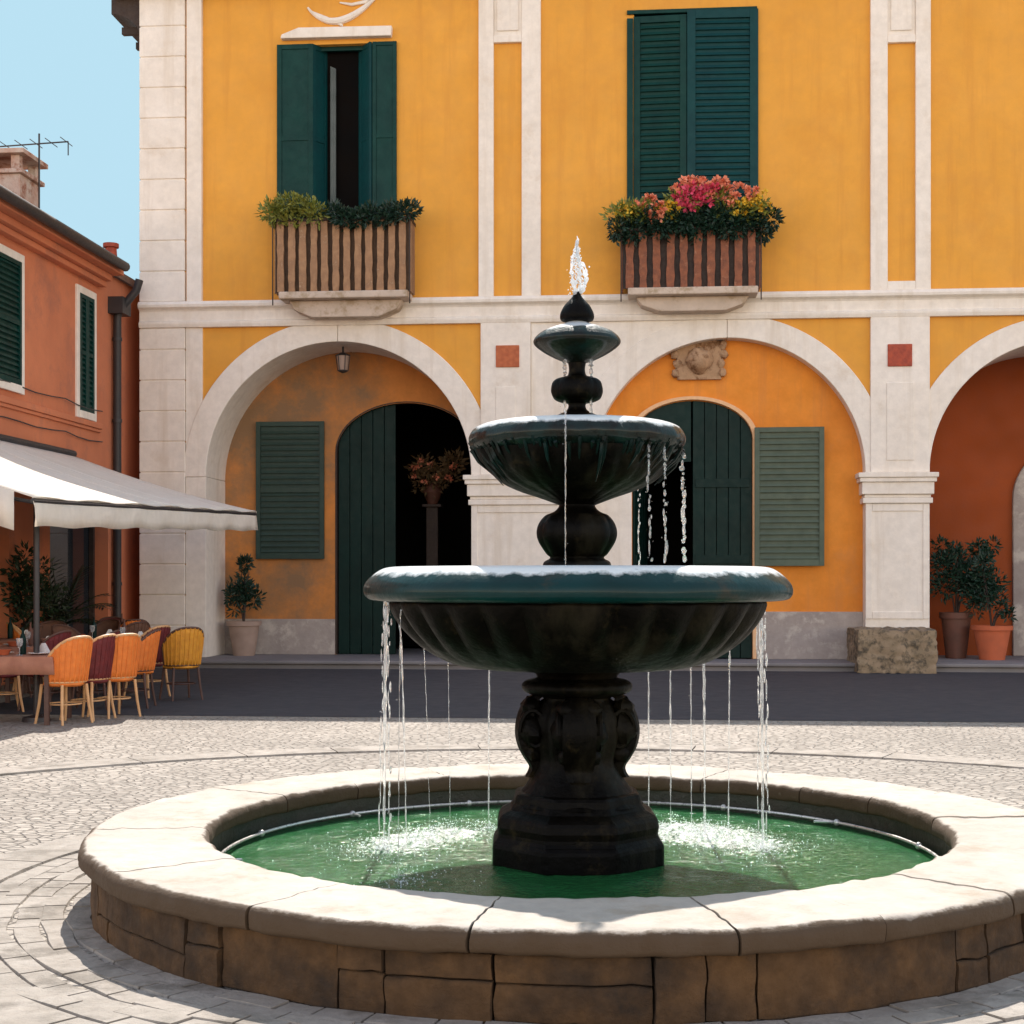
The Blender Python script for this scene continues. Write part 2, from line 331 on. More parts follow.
# ------------------------------------------------------------------ ground
g = MB(); N = 60
g.add([(-400, -300, 0), (400, -300, 0), (400, 900, 0), (-400, 900, 0)], [(0, 1, 2, 3)])
tag(g.build('ground', 'cobble'), kind='structure')
a = MB(); a.add([(-8.2, 17.3, .004), (14, 17.3, .004), (14, 26.6, .004), (-8.9, 26.6, .004)], [(0, 1, 2, 3)])  # dark strip: the building's ground shadow put into the paving colour
tag(a.build('shadow_strip', 'shadow_paving'), kind='structure')
FC = gp(577, 7.8); FX0, FY0 = FC
def slab_ring(name, r0, r1, n, z, gap, m, rows=1, jit=.02):
    mb = MB(); dr = (r1-r0)/rows
    for j in range(rows):
        off = random.random(); k0 = 0; cuts = []
        while k0 < n: cuts.append(k0); k0 += random.uniform(.7, 1.4)
        cuts.append(n)
        for i in range(len(cuts)-1):
            a0 = 2*PI*(cuts[i]+off)/n; a1 = 2*PI*(cuts[i+1]+off)/n
            ra, rb = r0+j*dr+gap, r0+(j+1)*dr-gap
            da = gap/ra; st = max(2, int((a1-a0)/.06)); vs = []; h = z+random.uniform(0, .007)
            for q in range(st+1):
                t = a0+da+(a1-a0-2*da)*q/st; w_ = noise.noise((t*8, j*3., r0))*jit
                for r, zz in ((ra+w_-.008, z-.02), (ra+w_, h), (rb+w_, h), (rb+w_+.008, z-.02)):
                    vs.append((FX0+r*math.cos(t), FY0+r*math.sin(t), zz+(.005*noise.noise((r*9, t*20, 4)) if zz > z-.01 else 0)))
            fs = []
            for q in range(st):
                for c in range(3): fs.append((q*4+c, q*4+4+c, q*4+5+c, q*4+1+c))
            fs += [(0, 1, 2, 3), (st*4, st*4+3, st*4+2, st*4+1)]
            mb.add(vs, fs)
    o = mb.build(name, m, None); tag(o, kind='structure'); return o
slab_ring('paving_ring', 2.42, 3.02, 74, .008, .006, 'ring', rows=5, jit=.03)
slab_ring('paving_band', 3.03, 3.38, 15, .016, .006, 'ring', rows=1, jit=.012)
slab_ring('outer_paving_band', 6.35, 6.75, 40, .012, .006, 'ring', rows=1)
p = MB(); p.box(-9.35, 15, 26.6, 31.5, .085, .15); p.box(-9.35, 15, 26.68, 31.4, -.2, .084)
tag(p.build('pavement', 'step', bevel=.02), kind='structure')

# ------------------------------------------------------------------ yellow arcade building
XL, XR = X(142, YF), 14.0
YB = 38.0; ZT = 12.55
B = empty('arcade_building', (0, YF, 0), 'yellow stuccoed building with white stone arches, green shutters and two flowered balconies', 'building')
ZS = 3.53
arches = [dict(c=X(338, YF), r=2.50, d=1.26), dict(c=X(727, YF), r=2.47, d=.28), dict(c=X(1064, YF), r=2.36, d=2.0)]
wins = [(X(290, YF), X(384, YF), Z(340, 233, YF), Z(340, 44, YF)), (X(634, YF), X(752, YF), Z(690, 226, YF), Z(690, 12, YF))]
mb = MB(); WT = .3
def quad_wall(mb, x0, x1, z0, z1, y=YF):
    if x1-x0 > 1e-4 and z1-z0 > 1e-4: mb.add([(x0, y, z0), (x1, y, z0), (x1, y, z1), (x0, y, z1)], [(0, 1, 2, 3)])
ZM = 6.6
xs = XL
for A in arches:
    R = A['r']+.1; quad_wall(mb, xs, A['c']-R, 0, ZM)
    n = 40
    for i in range(n):
        t0, t1 = PI-PI*i/n, PI-PI*(i+1)/n
        xa, za = A['c']+R*math.cos(t0), ZS+R*math.sin(t0); xb, zb = A['c']+R*math.cos(t1), ZS+R*math.sin(t1)
        mb.add([(xa, YF, za), (xb, YF, zb), (xb, YF, ZM), (xa, YF, ZM)], [(0, 1, 2, 3)])
    xs = A['c']+R
quad_wall(mb, xs, XR, 0, ZM)
xs = XL
for (x0, x1, z0, z1) in wins:
    quad_wall(mb, xs, x0, ZM, ZT); quad_wall(mb, x0, x1, ZM, z0); quad_wall(mb, x0, x1, z1, ZT)
    for q in ([(x0, YF, z0), (x0, YF+.3, z0), (x0, YF+.3, z1), (x0, YF, z1)], [(x1, YF, z0), (x1, YF, z1), (x1, YF+.3, z1), (x1, YF+.3, z0)],
              [(x0, YF, z0), (x1, YF, z0), (x1, YF+.3, z0), (x0, YF+.3, z0)], [(x0, YF, z1), (x0, YF+.3, z1), (x1, YF+.3, z1), (x1, YF, z1)]):
        mb.add(q, [(0, 1, 2, 3)])
    xs = x1
quad_wall(mb, xs, XR, ZM, ZT)
mb.add([(XL, YF, 0), (XL, YB, 0), (XL, YB, ZT), (XL, YF, ZT)], [(0, 1, 2, 3)])
mb.add([(XR, YF, 0), (XR, YB, 0), (XR, YB, ZT), (XR, YF, ZT)], [(0, 1, 2, 3)])
mb.add([(XL, YB, 0), (XR, YB, 0), (XR, YB, ZT), (XL, YB, ZT)], [(0, 1, 2, 3)])
mb.recalc = False
mb.build('wall', 'yellow', B)
# roof: front overhang and hipped slab
rf = MB(); zt = ZT
rf.prism([(XL-.55, zt+.02), (XR+.5, zt+.02), (XR+.5, zt+.10), (XL-.55, zt+.10)], YF-.25, YB+.5)
rf.add([(XL-.55, YF-.25, zt+.101), (XR+.5, YF-.25, zt+.101), (XR+.5, YB+.5, zt+.101), (XL-.55, YB+.5, zt+.101), (XL+4, (YF+YB)/2, zt+2.0), (XR-4, (YF+YB)/2, zt+2.0)],
       [(0, 1, 5, 4), (2, 3, 4, 5), (1, 2, 5), (3, 0, 4)])
rf.build('roof', 'roof', B)
ev = MB(); prof = []
for i in range(9):
    t = i/8*PI/2; prof.append((XL-.02-.58*(1-math.cos(t)), 11.72+.56*math.sin(t)))
ev.prism([(XL+.0, 11.72)]+prof[1:]+[(XL-.6, 12.565), (XL+.0, 12.565)], YF+.02, YB)
for k in range(12): ev.box(XL-.5, XL-.02, YF+.3+k*.8, YF+.42+k*.8, 12.0, 12.13)
ev.build('eave', 'darkwood', B)

# back walls behind arches
def arch_strip(mb, cx, a, zs, b, ztop, y, n=28):
    for i in range(n):
        t0, t1 = PI-PI*i/n, PI-PI*(i+1)/n
        xa, za = cx+a*math.cos(t0), zs+b*math.sin(t0); xb, zb = cx+a*math.cos(t1), zs+b*math.sin(t1)
        mb.add([(xa, y, za), (xb, y, zb), (xb, y, ztop), (xa, y, ztop)], [(0, 1, 2, 3)])
A = arches[0]; yb = YF+A['d']
dcx = X(406, yb); da = 1.36; dzs = Z(400, 452, yb); dbz = Z(400, 403, yb)-dzs
mb = MB(); mb.recalc = False
quad_wall(mb, A['c']-2.7, dcx-da, .15, 6.3, yb); arch_strip(mb, dcx, da, dzs, dbz, 6.3, yb); quad_wall(mb, dcx+da, A['c']+2.9, .15, 6.3, yb)
mb.build('recess_wall', 'oldorange', B)
D1 = (dcx, da, dzs, dbz, yb)
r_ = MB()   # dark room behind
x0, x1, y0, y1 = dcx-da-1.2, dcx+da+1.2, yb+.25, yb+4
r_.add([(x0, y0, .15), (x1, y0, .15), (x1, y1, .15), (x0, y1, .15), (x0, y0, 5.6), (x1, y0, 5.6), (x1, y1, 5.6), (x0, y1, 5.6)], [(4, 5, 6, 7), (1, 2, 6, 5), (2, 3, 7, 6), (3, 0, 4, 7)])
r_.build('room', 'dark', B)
A = arches[1]; yb2 = YF+A['d']
mb = MB(); mb.recalc = False; 
dcx2 = X(692, yb2); a2 = (X(752, yb2)-X(632, yb2))/2; zs2 = Z(700, 440, yb2); b2 = Z(700, 401, yb2)-zs2
quad_wall(mb, A['c']-2.7, dcx2-a2, .15, 6.3, yb2); arch_strip(mb, dcx2, a2, zs2, b2, 6.3, yb2); quad_wall(mb, dcx2+a2, A['c']+2.7, .15, 6.3, yb2); mb.build('recess_wall', 'orange', B)
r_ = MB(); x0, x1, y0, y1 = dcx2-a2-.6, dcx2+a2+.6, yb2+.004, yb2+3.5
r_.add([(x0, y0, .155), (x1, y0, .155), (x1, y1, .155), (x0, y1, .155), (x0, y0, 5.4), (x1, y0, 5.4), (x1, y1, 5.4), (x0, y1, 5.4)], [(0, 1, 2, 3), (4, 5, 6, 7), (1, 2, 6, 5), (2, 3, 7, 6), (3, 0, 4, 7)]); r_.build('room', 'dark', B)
A = arches[2]; yb3 = YF+A['d']
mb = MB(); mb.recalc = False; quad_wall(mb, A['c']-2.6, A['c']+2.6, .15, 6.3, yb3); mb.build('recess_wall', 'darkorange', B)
# archivolts (stone rings with joints)
for A in arches:
    mb = MB(); n = 2
    for i in range(n):
        g_ = .0012
        mb.ring(A['c'], ZS+.0, A['r'], A['r']+.43, YF-.055, YF+A['d']+.02, PI*i/n+g_, PI*(i+1)/n-g_, 28)
    mb.build('arch', 'white', B, smooth=True, bevel=.012)
# jambs and piers
def pier(x0, x1, ydeep, panel=True, capital=True, base=True):
    mb = MB(); zc0 = 2.98
    mb.box(x0, x1, YF-.045, YF+ydeep, .15, zc0)
    if panel:
        for a_, b_ in ((x0, x0+.12), (x1-.12, x1)): mb.box(a_+.003, b_-.003, YF-.068, YF-.04, .9, zc0-.003)
        mb.box(x0+.12, x1-.12, YF-.066, YF-.04, zc0-.14, zc0-.004); mb.box(x0+.12, x1-.12, YF-.066, YF-.04, .9, 1.03)
    o = mb.build('pier', 'white', B, bevel=.008)
    if capital:
        mb = MB()
        for z0, z1, e in ((2.98, 3.08, .05), (3.08, 3.14, .02), (3.14, 3.36, .07), (3.36, 3.44, .11), (3.44, 3.53, .14)):
            mb.box(x0-e, x1+e, YF-.055-e, YF+ydeep-.01, z0+.001, z1-.001)
        mb.build('capital', 'white', B, bevel=.012)
    return o
xa1l, xa1r = arches[0]['c']-2.5, arches[0]['c']+2.5
xa2l, xa2r = arches[1]['c']-arches[1]['r'], arches[1]['c']+arches[1]['r']
xa3l, xa3r = arches[2]['c']-arches[2]['r'], arches[2]['c']+arches[2]['r']
mb = MB(); mb.box(X(186.5, YF), xa1l, YF-.045, YF+1.27, .15, ZS-.001); mb.build('pier', 'white', B, bevel=.008)
pier(xa1r, xa2l, .9)
pier(xa2r, xa3l, .9)
pier(xa3r, XR-1.5, 1.5)
# close pier 2 and 3 sides deeper in
# rough foot stone
mb = MB(); nx = 10
x0, x1 = X(858, 26.2), X(936, 26.2)
def rough_block(x0, x1, y0, y1, z0, z1, n=12):
    mb = MB()
    def face(o, u, v, nu, nv):
        vs = [Vector(o)+Vector(u)*i/nu+Vector(v)*j/nv for j in range(nv+1) for i in range(nu+1)]
        mb.add(vs, [(j*(nu+1)+i, j*(nu+1)+i+1, (j+1)*(nu+1)+i+1, (j+1)*(nu+1)+i) for j in range(nv) for i in range(nu)])
    dx, dy, dz = (x1-x0, 0, 0), (0, y1-y0, 0), (0, 0, z1-z0)
    face((x0, y0, z0), dx, dz, n, n); face((x1, y0, z0), dy, dz, n, n); face((x0, y1, z0), (0, y0-y1, 0), dz, n, n); face((x0, y0, z1), dx, dy, n, n)
    face((x1, y1, z0), (x0-x1, 0, 0), dz, n, n)
    return mb
mb = rough_block(x0, x1, 26.15, 27.55, 0, Z(900, 630, 26.2), 22)
o = mb.build('foot_stone', 'rough', B, smooth=True); rough_up(o, .035, 3.2); rough_up(o, .035, 11)
# pilaster panels between capital and cornice with square plaque
CT0, CT1 = 6.33, 6.81
def upper_pier(x0, x1, plaque, pm, px, py):
    mb = MB(); mb.box(x0, x1, YF-.085, YF+.02, 3.535, CT0+.02)
    mb.box(x0+.28, x1-.28, YF-.1, YF-.08, 3.75, 5.15)
    mb.build('pilaster_panel', 'white', B, bevel=.01)
    if plaque:
        cx, cz = X(px, YF), Z(px, py, YF); pl = MB(); pl.box(cx-.215, cx+.215, YF-.115, YF-.07, cz-.2, cz+.2)
        pl.build('plaque', pm, B, bevel=.01)
upper_pier(X(481, YF), X(531, YF), True, 'brick', 508, 357)
upper_pier(X(870, YF), X(929, YF), True, 'redtile', 899, 356)
A = arches[1]; mb = MB(); RR = A['r']+.2; x0 = X(531.3, YF); aa = [math.radians(180-6*i) for i in range(0, 14)]
cur = [(A['c']+RR*math.cos(t), ZS+.01+RR*math.sin(t)) for t in aa]
for i in range(len(cur)-1):
    (xa_, za_), (xb_, zb_) = cur[i], cur[i+1]
    if zb_ < CT0: mb.prism([(x0, za_), (xa_, za_), (xb_, zb_), (x0, zb_)], YF-.04, YF+.01)
zl = [c for c in cur if c[1] < CT0][-1]
mb.prism([(x0, zl[1]), zl, (zl[0]+.5, CT0+.01), (x0, CT0+.01)], YF-.04, YF+.01)
mb.build('spandrel', 'white', B)
# cornice
def cornice(x0, x1):
    mb = MB()
    pr = [(YF+.01, CT0), (YF-.09, CT0), (YF-.11, CT0+.06), (YF-.11, CT0+.1), (YF-.065, CT0+.13), (YF-.065, CT0+.30), (YF-.09, CT0+.33), (YF-.16, CT0+.37), (YF-.17, CT0+.42), (YF-.13, CT1), (YF+.01, CT1)]
    mb.prismx([(y, z) for y, z in pr], x0, x1)
    mb.build('cornice', 'white', B, bevel=.004)
cornice(XL-.03, XR)
# quoins
mb = MB(); z = .17; jw = .022
while z < 12.5:
    h = .575
    if z < CT0 < z+h: h = CT0-z
    elif CT0 <= z < CT1: z = CT1+.004; continue
    zt_ = min(z+h, 12.52)
    if zt_-z > .08: mb.box(XL-.03, X(186, YF), YF-.07, YF+.4, z+jw/2, zt_-jw/2)
    z = zt_
mb.box(XL-.015, X(186, YF)-.015, YF-.048, YF+.3, .15, 12.54)
mb.build('quoins', 'white', B, bevel=.012)
mb = MB(); mb.box(X(188, YF), X(203, YF), YF-.1, YF+.02, CT1+.003, 12.54); mb.build('pilaster', 'white', B, bevel=.01)
# lower-left cover between quoins and arch 1
mb = MB(); mb.box(X(186.5, YF), X(203, YF), YF-.04, YF+.02, ZS+.001, CT0); mb.build('pilaster', 'white', B, bevel=.006)
# upper double-strip pilasters
for (a0, a1, b0, b1, top, bot) in ((479, 494, 522, 541, 44, 298), (870, 887, 915, 930, 44, 285)):
    mb = MB(); zt0 = Z(a1, top, YF); zb = CT1+.003
    mb.box(X(a0, YF), X(a1, YF), YF-.09, YF+.02, zb, 12.54); mb.box(X(b0, YF), X(b1, YF), YF-.09, YF+.02, zb, 12.54)
    mb.box(X(a1, YF), X(b0, YF), YF-.08, YF+.02, zt0, zt0+.13)
    mb.box(X(a1, YF), X(b0, YF), YF-.035, YF+.02, zt0+.13, 12.53)
    mb.box(X(a1, YF)+.06, X(b0, YF)-.06, YF-.06, YF-.03, zt0+.22, 12.5)
    if a0 > 800: mb.box(X(a1, YF), X(b0, YF), YF-.08, YF+.02, zb+.003, zb+.16)
    mb.build('pilaster', 'white', B, bevel=.01)
mb = MB()
for xx in (X(479, YF), X(522, YF)+.0):
    pass
# plinths
mb = MB(); mb.box(A['c']*0+xa1l+.0, dcx-da-.03, yb-.04, yb+.02, .15, .84); mb.build('plinth', 'plinth', B, bevel=.01)
mb = MB(); mb.box(X(755, yb2), xa2r, yb2-.05, yb2+.02, .15, 1.02); mb.build('plinth', 'plinth', B, bevel=.01)
mb = MB(); mb.box(xa2l, X(631.8, yb2), yb2-.07, yb2+.02, .15, Z(620, 425, yb2)); mb.build('door_jamb', 'white', B, bevel=.01)
# foot course along the piers
mb = MB(); mb.box(xa1r-.02, xa2l+.02, YF-.09, YF+.6, .15, .72); mb.build('plinth', 'plinth', B, bevel=.015)

# doors
def door_leaf(mb, x0, x1, y, z0, ztop_fn, frame=True, planks=6):
    n = planks*4; w_ = (x1-x0)/planks
    for i in range(planks):
        a_, b_ = x0+i*w_+.006, x0+(i+1)*w_-.006; st = 5; pts = [(a_, z0), (b_, z0)]+[(b_+(a_-b_)*k/st, ztop_fn(b_+(a_-b_)*k/st)) for k in range(st+1)]
        mb.prism(pts, y, y+.05)
def eltop(cx, a_, zs, b_):
    return lambda x: zs+b_*math.sqrt(max(0, 1-((x-cx)/a_)**2))
f1 = eltop(*D1[:4])
D = MB(); xm = X(396, yb+.12)
door_leaf(D, dcx-da+.01, xm, yb+.10, .16, lambda x: f1(x)+.02, planks=5)
dd = D.build('door', 'doorgreen', B, bevel=.004)
D = MB(); D.tube([(xm-.12, yb+.1, 1.2), (xm-.12, yb+.03, 1.2), (xm-.12, yb+.03, 1.42), (xm-.12, yb+.1, 1.42)], .012); D.build('handle', 'iron', dd, smooth=True)
# open right leaf, swung inwards
D = MB(Matrix.Translation((dcx+da-.02, yb+.12, 0)) @ Matrix.Rotation(math.radians(-100), 4, 'Z'))
door_leaf(D, -1.2, -.02, -.02, .16, lambda x: D1[2]-.02, planks=5); d2 = D.build('door', 'doorgreen', B, bevel=.004); tag(d2, 'inner leaf of the door standing open')
# transom bar of arch 1 opening, reveal
D = MB(); D.ring(dcx, dzs, da, da+.03, yb-.01, yb+.26, n=28, e=(dbz+.03)/(da+.03)*1.0)
D.box(dcx-da-.03, dcx-da, yb-.01, yb+.26, .16, dzs); D.box(dcx+da, dcx+da+.03, yb-.01, yb+.26, .16, dzs); D.build('door_frame', 'darkwood', B)
# blind arch door
D = MB(); f2 = eltop(dcx2, a2, zs2, b2)
zt5_ = Z(660, 462, yb2)
pts_l = (dcx2-a2, dcx2-.01), (dcx2+.01, dcx2+a2)
for (q0, q1) in pts_l:
    opened = q0 < dcx2-.5
    D = MB(Matrix.Translation((q0+.03, yb2+.06, 0)) @ Matrix.Rotation(math.radians(78), 4, 'Z') @ Matrix.Translation((-q0, -yb2, 0))) if opened else MB()
    door_leaf(D, q0, q1, yb2-.02, .17, (lambda x: zt5_-.03) if opened else f2, planks=5)
    for zz in (.5, 1.9, 3.3): D.box(q0+.05, q1-.05, yb2-.045, yb2-.015, zz, zz+.16)
    dd = D.build('door', 'doorgreen', B, bevel=.004)
    if opened: tag(dd, 'left leaf of the double door swung open inwards')
zt5 = Z(660, 462, yb2); D = MB(); st = 14; pts = [(dcx2-.02, zt5)]+[(dcx2-.02+(-a2+.02+.02)*k/st, f2(dcx2-.02+(-a2+.02+.02)*k/st)) for k in range(st+1)]+[(dcx2-a2+.0, zt5)]
D.prism(pts, yb2-.02, yb2+.03); D.box(dcx2-a2+.01, dcx2-.02, yb2-.04, yb2-.021, zt5, zt5+.1); D.build('transom', 'doorgreen', B)
D = MB(); D.ring(dcx2, zs2, a2+.005, a2+.1, yb2-.1, yb2+.01, n=32, e=(b2+.08)/(a2+.1)); D.box(dcx2+a2+.005, dcx2+a2+.07, yb2-.09, yb2+.01, .16, zs2)
D.build('door_frame', mat('peach_trim', (.85, .52, .28), (.78, .46, .24), .85, 3, 5, .2, 30), B, bevel=.006)
# door surround at far right, in third arch
sx = X(1012, yb3); D = MB(); D.box(sx, sx+.34, yb3-.1, yb3+.01, .15, 3.15); D.ring(sx+1.05, 3.15, .71, 1.05, yb3-.1, yb3+.01, n=24); D.box(sx+1.76, sx+2.1, yb3-.1, yb3+.01, .15, 3.15)
D.build('door_jamb', 'plinth', B, bevel=.015)
D = MB(); door_leaf(D, sx+.345, sx+1.755, yb3-.045, .16, eltop(sx+1.05, .705, 3.15, .70), planks=6); D.build('door', 'doorgreen', B, bevel=.004)

# shutters
def shutter(mb, w_, h, slat=True, st=.09, th=.05, mid=True, pitch=.075, up=math.radians(38)):
    # local: x 0..w, y 0..th (front face y=0), z 0..h
    mb.box(0, st, 0, th, 0, h); mb.box(w_-st, w_, 0, th, 0, h)
    mb.box(st, w_-st, .003, th-.003, 0, st*1.3); mb.box(st, w_-st, .003, th-.003, h-st, h)
    zs_ = [st*1.3, h-st]
    if mid: mb.box(st, w_-st, .003, th-.003, h*.5-st*.5, h*.5+st*.5)
    if slat:
        z_ = st*1.3+.02
        while z_ < h-st-.03:
            if not (mid and abs(z_+.02-h*.5) < st*.5+.03):
                dz = .055; dy = .028
                mb.add([(st-.005, .006, z_-.006), (w_-st+.005, .006, z_-.006), (w_-st+.005, .006+dy, z_+dz-.01), (st-.005, .006+dy, z_+dz-.01),
                        (st-.005, .014, z_-.010), (w_-st+.005, .014, z_-.010), (w_-st+.005, .014+dy, z_+dz-.018), (st-.005, .014+dy, z_+dz-.018)],
                       [(0, 1, 2, 3), (7, 6, 5, 4), (0, 4, 5, 1), (3, 2, 6, 7), (0, 3, 7, 4), (1, 5, 6, 2)])
            z_ += pitch
        mb.box(st, w_-st, th-.004, th+.006, st, h-st)
    else: mb.box(st, w_-st, .018, th-.01, st, h-st)
def place_shutter(name, m, parent, x, y, z, w_, h, rot=0, **k):
    mb = MB(Matrix.Translation((x, y, z)) @ Matrix.Rotation(rot, 4, 'Z')); shutter(mb, w_, h, **k)
    return mb.build(name, m, parent, bevel=.003, seg=1)
# ground-floor shutters
xs0, xs1 = X(257, yb), X(325, yb); z0_, z1_ = Z(290, 559, yb), Z(290, 422, yb)
s1 = place_shutter('shutter', 'duskgreen', B, xs0, yb-.1, z0_, xs1-xs0, z1_-z0_, pitch=.11)
tag(s1, 'dull green ground floor shutter')
xs0, xs1 = X(754, yb2), X(823, yb2); z0_, z1_ = Z(790, 566, yb2), Z(790, 428, yb2)
s2 = place_shutter('shutter', 'greygreen', B, xs0, yb2-.17, z0_, xs1-xs0, z1_-z0_, rot=math.radians(-2), pitch=.11)
tag(s2, 'faded grey green ground floor shutter'); 
# window 1
x0, x1, z0, z1 = wins[0]
W1 = MB(); W1.box(x0+.01, x0+.07, YF+.12, YF+.2, z0, z1); W1.box(x1-.07, x1-.01, YF+.12, YF+.2, z0, z1); W1.box(x0+.07, x1-.07, YF+.122, YF+.198, z1-.08, z1)
W1 = W1.build('window', 'teal', B, bevel=.004)
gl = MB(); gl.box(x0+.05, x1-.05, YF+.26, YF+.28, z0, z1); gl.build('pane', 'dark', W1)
ct = MB(); xc_ = X(331, YF)
vs = []; nn = 10
for j in range(2):
    for i in range(nn+1): vs.append((xc_-.05+.11*i/nn, YF+.17+.02*math.sin(i*2.2), z0+.35 if j == 0 else z1-.35-.05*i/nn))
ct.add(vs, [(i, i+1, nn+2+i, nn+1+i) for i in range(nn)]); ct.build('curtain', 'curt', W1, smooth=True)
zb_, zt_ = Z(340, 232, YF), Z(340, 44, YF); H1 = zt_-zb_
place_shutter('shutter', 'teal', W1, X(277, YF-.06), YF-.07, zb_, X(313, YF)-X(277, YF), H1, slat=False, mid=True)
wb = .42
place_shutter('shutter', 'tealblue', W1, X(313, YF)+.01, YF-.07, zb_, wb, H1, rot=math.radians(58), slat=False)
place_shutter('shutter', 'teal', W1, X(373, YF), YF-.07, zb_, X(397, YF)-X(373, YF), H1, slat=False, st=.07)
mbx = MB(Matrix.Translation((X(373, YF)-.01, YF-.05, zb_)) @ Matrix.Rotation(math.radians(130), 4, 'Z')); shutter(mbx, wb, H1, slat=False); mbx.build('shutter', 'tealblue', W1, bevel=.003, seg=1)
ld = MB(); ld.prism([(X(282, YF), Z(282, 41, YF)), (X(392, YF), Z(392, 38, YF)), (X(393, YF), Z(393, 28, YF)), (X(300, YF), Z(300, 30, YF)), (X(283, YF), Z(283, 37, YF))], YF-.14, YF+.01)
ld.build('lintel', 'white', B, bevel=.015)
sw = MB(); pts = []
for i in range(25):
    t = i/24; px_ = 308+70*t; py_ = 8+16*math.sin(PI*(t**.8)*.95)-12*t*t*1.2
    pts.append((X(px_, YF), YF-.02, Z(px_, py_, YF)))
sw.tube(pts, [.02+.05*math.sin(PI*i/24) for i in range(25)], 8)
pts = [(X(px_, YF), YF-.02, Z(px_, py_, YF)) for px_, py_ in ((312, 12), (322, 17), (335, 22), (343, 26))]; sw.tube(pts, [.015, .035, .035, .02], 8)
pts = [(X(px_, YF), YF-.02, Z(px_, py_, YF)) for px_, py_ in ((340, 3), (352, 5), (366, 2), (375, -6), (372, -14), (360, -16))]; sw.tube(pts, [.015, .03, .035, .03, .02, .015], 8)
sw.build('scroll_ornament', 'white', B, smooth=True)
# window 2
x0, x1, z0, z1 = wins[1]
W2 = MB(); W2.box(X(627, YF), X(633, YF), YF-.06, YF+.1, z0, z1-.1); W2.box(X(627, YF), X(757, YF), YF-.05, YF+.08, z1-.02, z1+.05)
W2 = W2.build('window', 'teal', B, bevel=.004)
bk = MB(); bk.box(x0+.01, x1-.01, YF+.12, YF+.15, z0, z1); bk.build('pane', 'dark', W2)
place_shutter('shutter', 'teal', W2, X(633, YF)+.01, YF-.02, z0, X(686, YF)-X(633, YF), z1-z0-.06, rot=math.radians(-3), mid=False, st=.12, pitch=.115)
place_shutter('shutter', 'tealblue', W2, X(686.5, YF)+.01, YF-.1, z0, X(757, YF)-X(686, YF), z1-z0, rot=math.radians(1.5), mid=False, st=.15, pitch=.115)

# balconies
def balcony(pl, pr, ptop, pbot, sl, sr, sb, m, n, wfrac, seedv):
    YBk = YF-.62
    s_ = MB(); x0, x1 = X(sl, YBk), X(sr, YBk); zt_ = Z(sl, pbot, YBk); zb_ = Z(sl, sb, YF)
    xm_ = .24
    s_.box(x0-.02, x1+.02, YBk-.04, YF-.001, zt_-.13, zt_)
    h = (zt_-.13-zb_)
    s_.prism([(x0+.12, zt_-.132), (x0+.22, zt_-.132-h*.55), (x0+.55, zt_-.132-h), (x1-.55, zt_-.132-h), (x1-.22, zt_-.132-h*.55), (x1-.12, zt_-.132)], YF-.45, YF-.002)
    Bc = s_.build('balcony', 'slab', B, bevel=.02)
    xa, xb = X(pl, YBk), X(pr, YBk); zt2 = Z(pl, ptop, YBk)
    rnd = random.Random(seedv); st = (xb-xa)/n
    for i in range(n):
        c = xa+(i+.5)*st; w_ = st*wfrac/2; p_ = MB()
        pts = []; hh = zt2-zt_-.002
        lean = rnd.uniform(-.012, .012); nb = 10
        ws = [w_*(1+rnd.uniform(-.14, .14)) for _ in range(nb+1)]
        L = [(c+lean*j/nb-ws[j], zt_+.002+hh*j/nb) for j in range(nb+1)]; R_ = [(c+lean*j/nb+ws[j]*rnd.uniform(.9, 1.05), zt_+.002+hh*j/nb) for j in range(nb+1)]
        for j in range(nb):
            p_.prism([L[j], R_[j], R_[j+1], L[j+1]], YBk, YBk+.06)
        p_.build('baluster', m, Bc)
    for side, xx in ((0, xa-.02), (1, xb+.02)):
        for k in range(3):
            p_ = MB(); yy = YBk+.12+k*.17; p_.box(xx-.02, xx+.02, yy, yy+.09, zt_+.003, zt2); p_.build('baluster', m, Bc)
    rl = MB(); rl.box(xa-.05, xb+.05, YBk-.02, YBk+.08, zt2+.002, zt2+.06); rl.box(xa-.05, xa+.01, YBk+.085, YF-.002, zt2+.002, zt2+.06); rl.box(xb-.01, xb+.05, YBk+.085, YF-.002, zt2+.002, zt2+.06)
    for xx in (xa-.045, xb+.025): rl.box(xx, xx+.022, YBk-.045, YBk-.022, zt_-.25, zt2+.06)
    rl.build('handrail', 'darkwood', Bc, bevel=.005)
    bp = MB(); bp.box(xa-.01, xb+.01, YBk+.088, YBk+.1, zt_+.004, zt2-.02); bp.build('gap_shade_board', 'darkwood' if m == 'redwood' else 'shadewood', Bc)  # added dark sheet, stands in for the shade between the balusters
    return xa, xb, YBk, zt2
b1 = balcony(275, 408, 222, 292, 280, 407, 322, 'wood', 12, .60, 3)
b2 = balcony(623, 759, 232, 288, 629, 757, 316, 'redwood', 10, .56, 5)
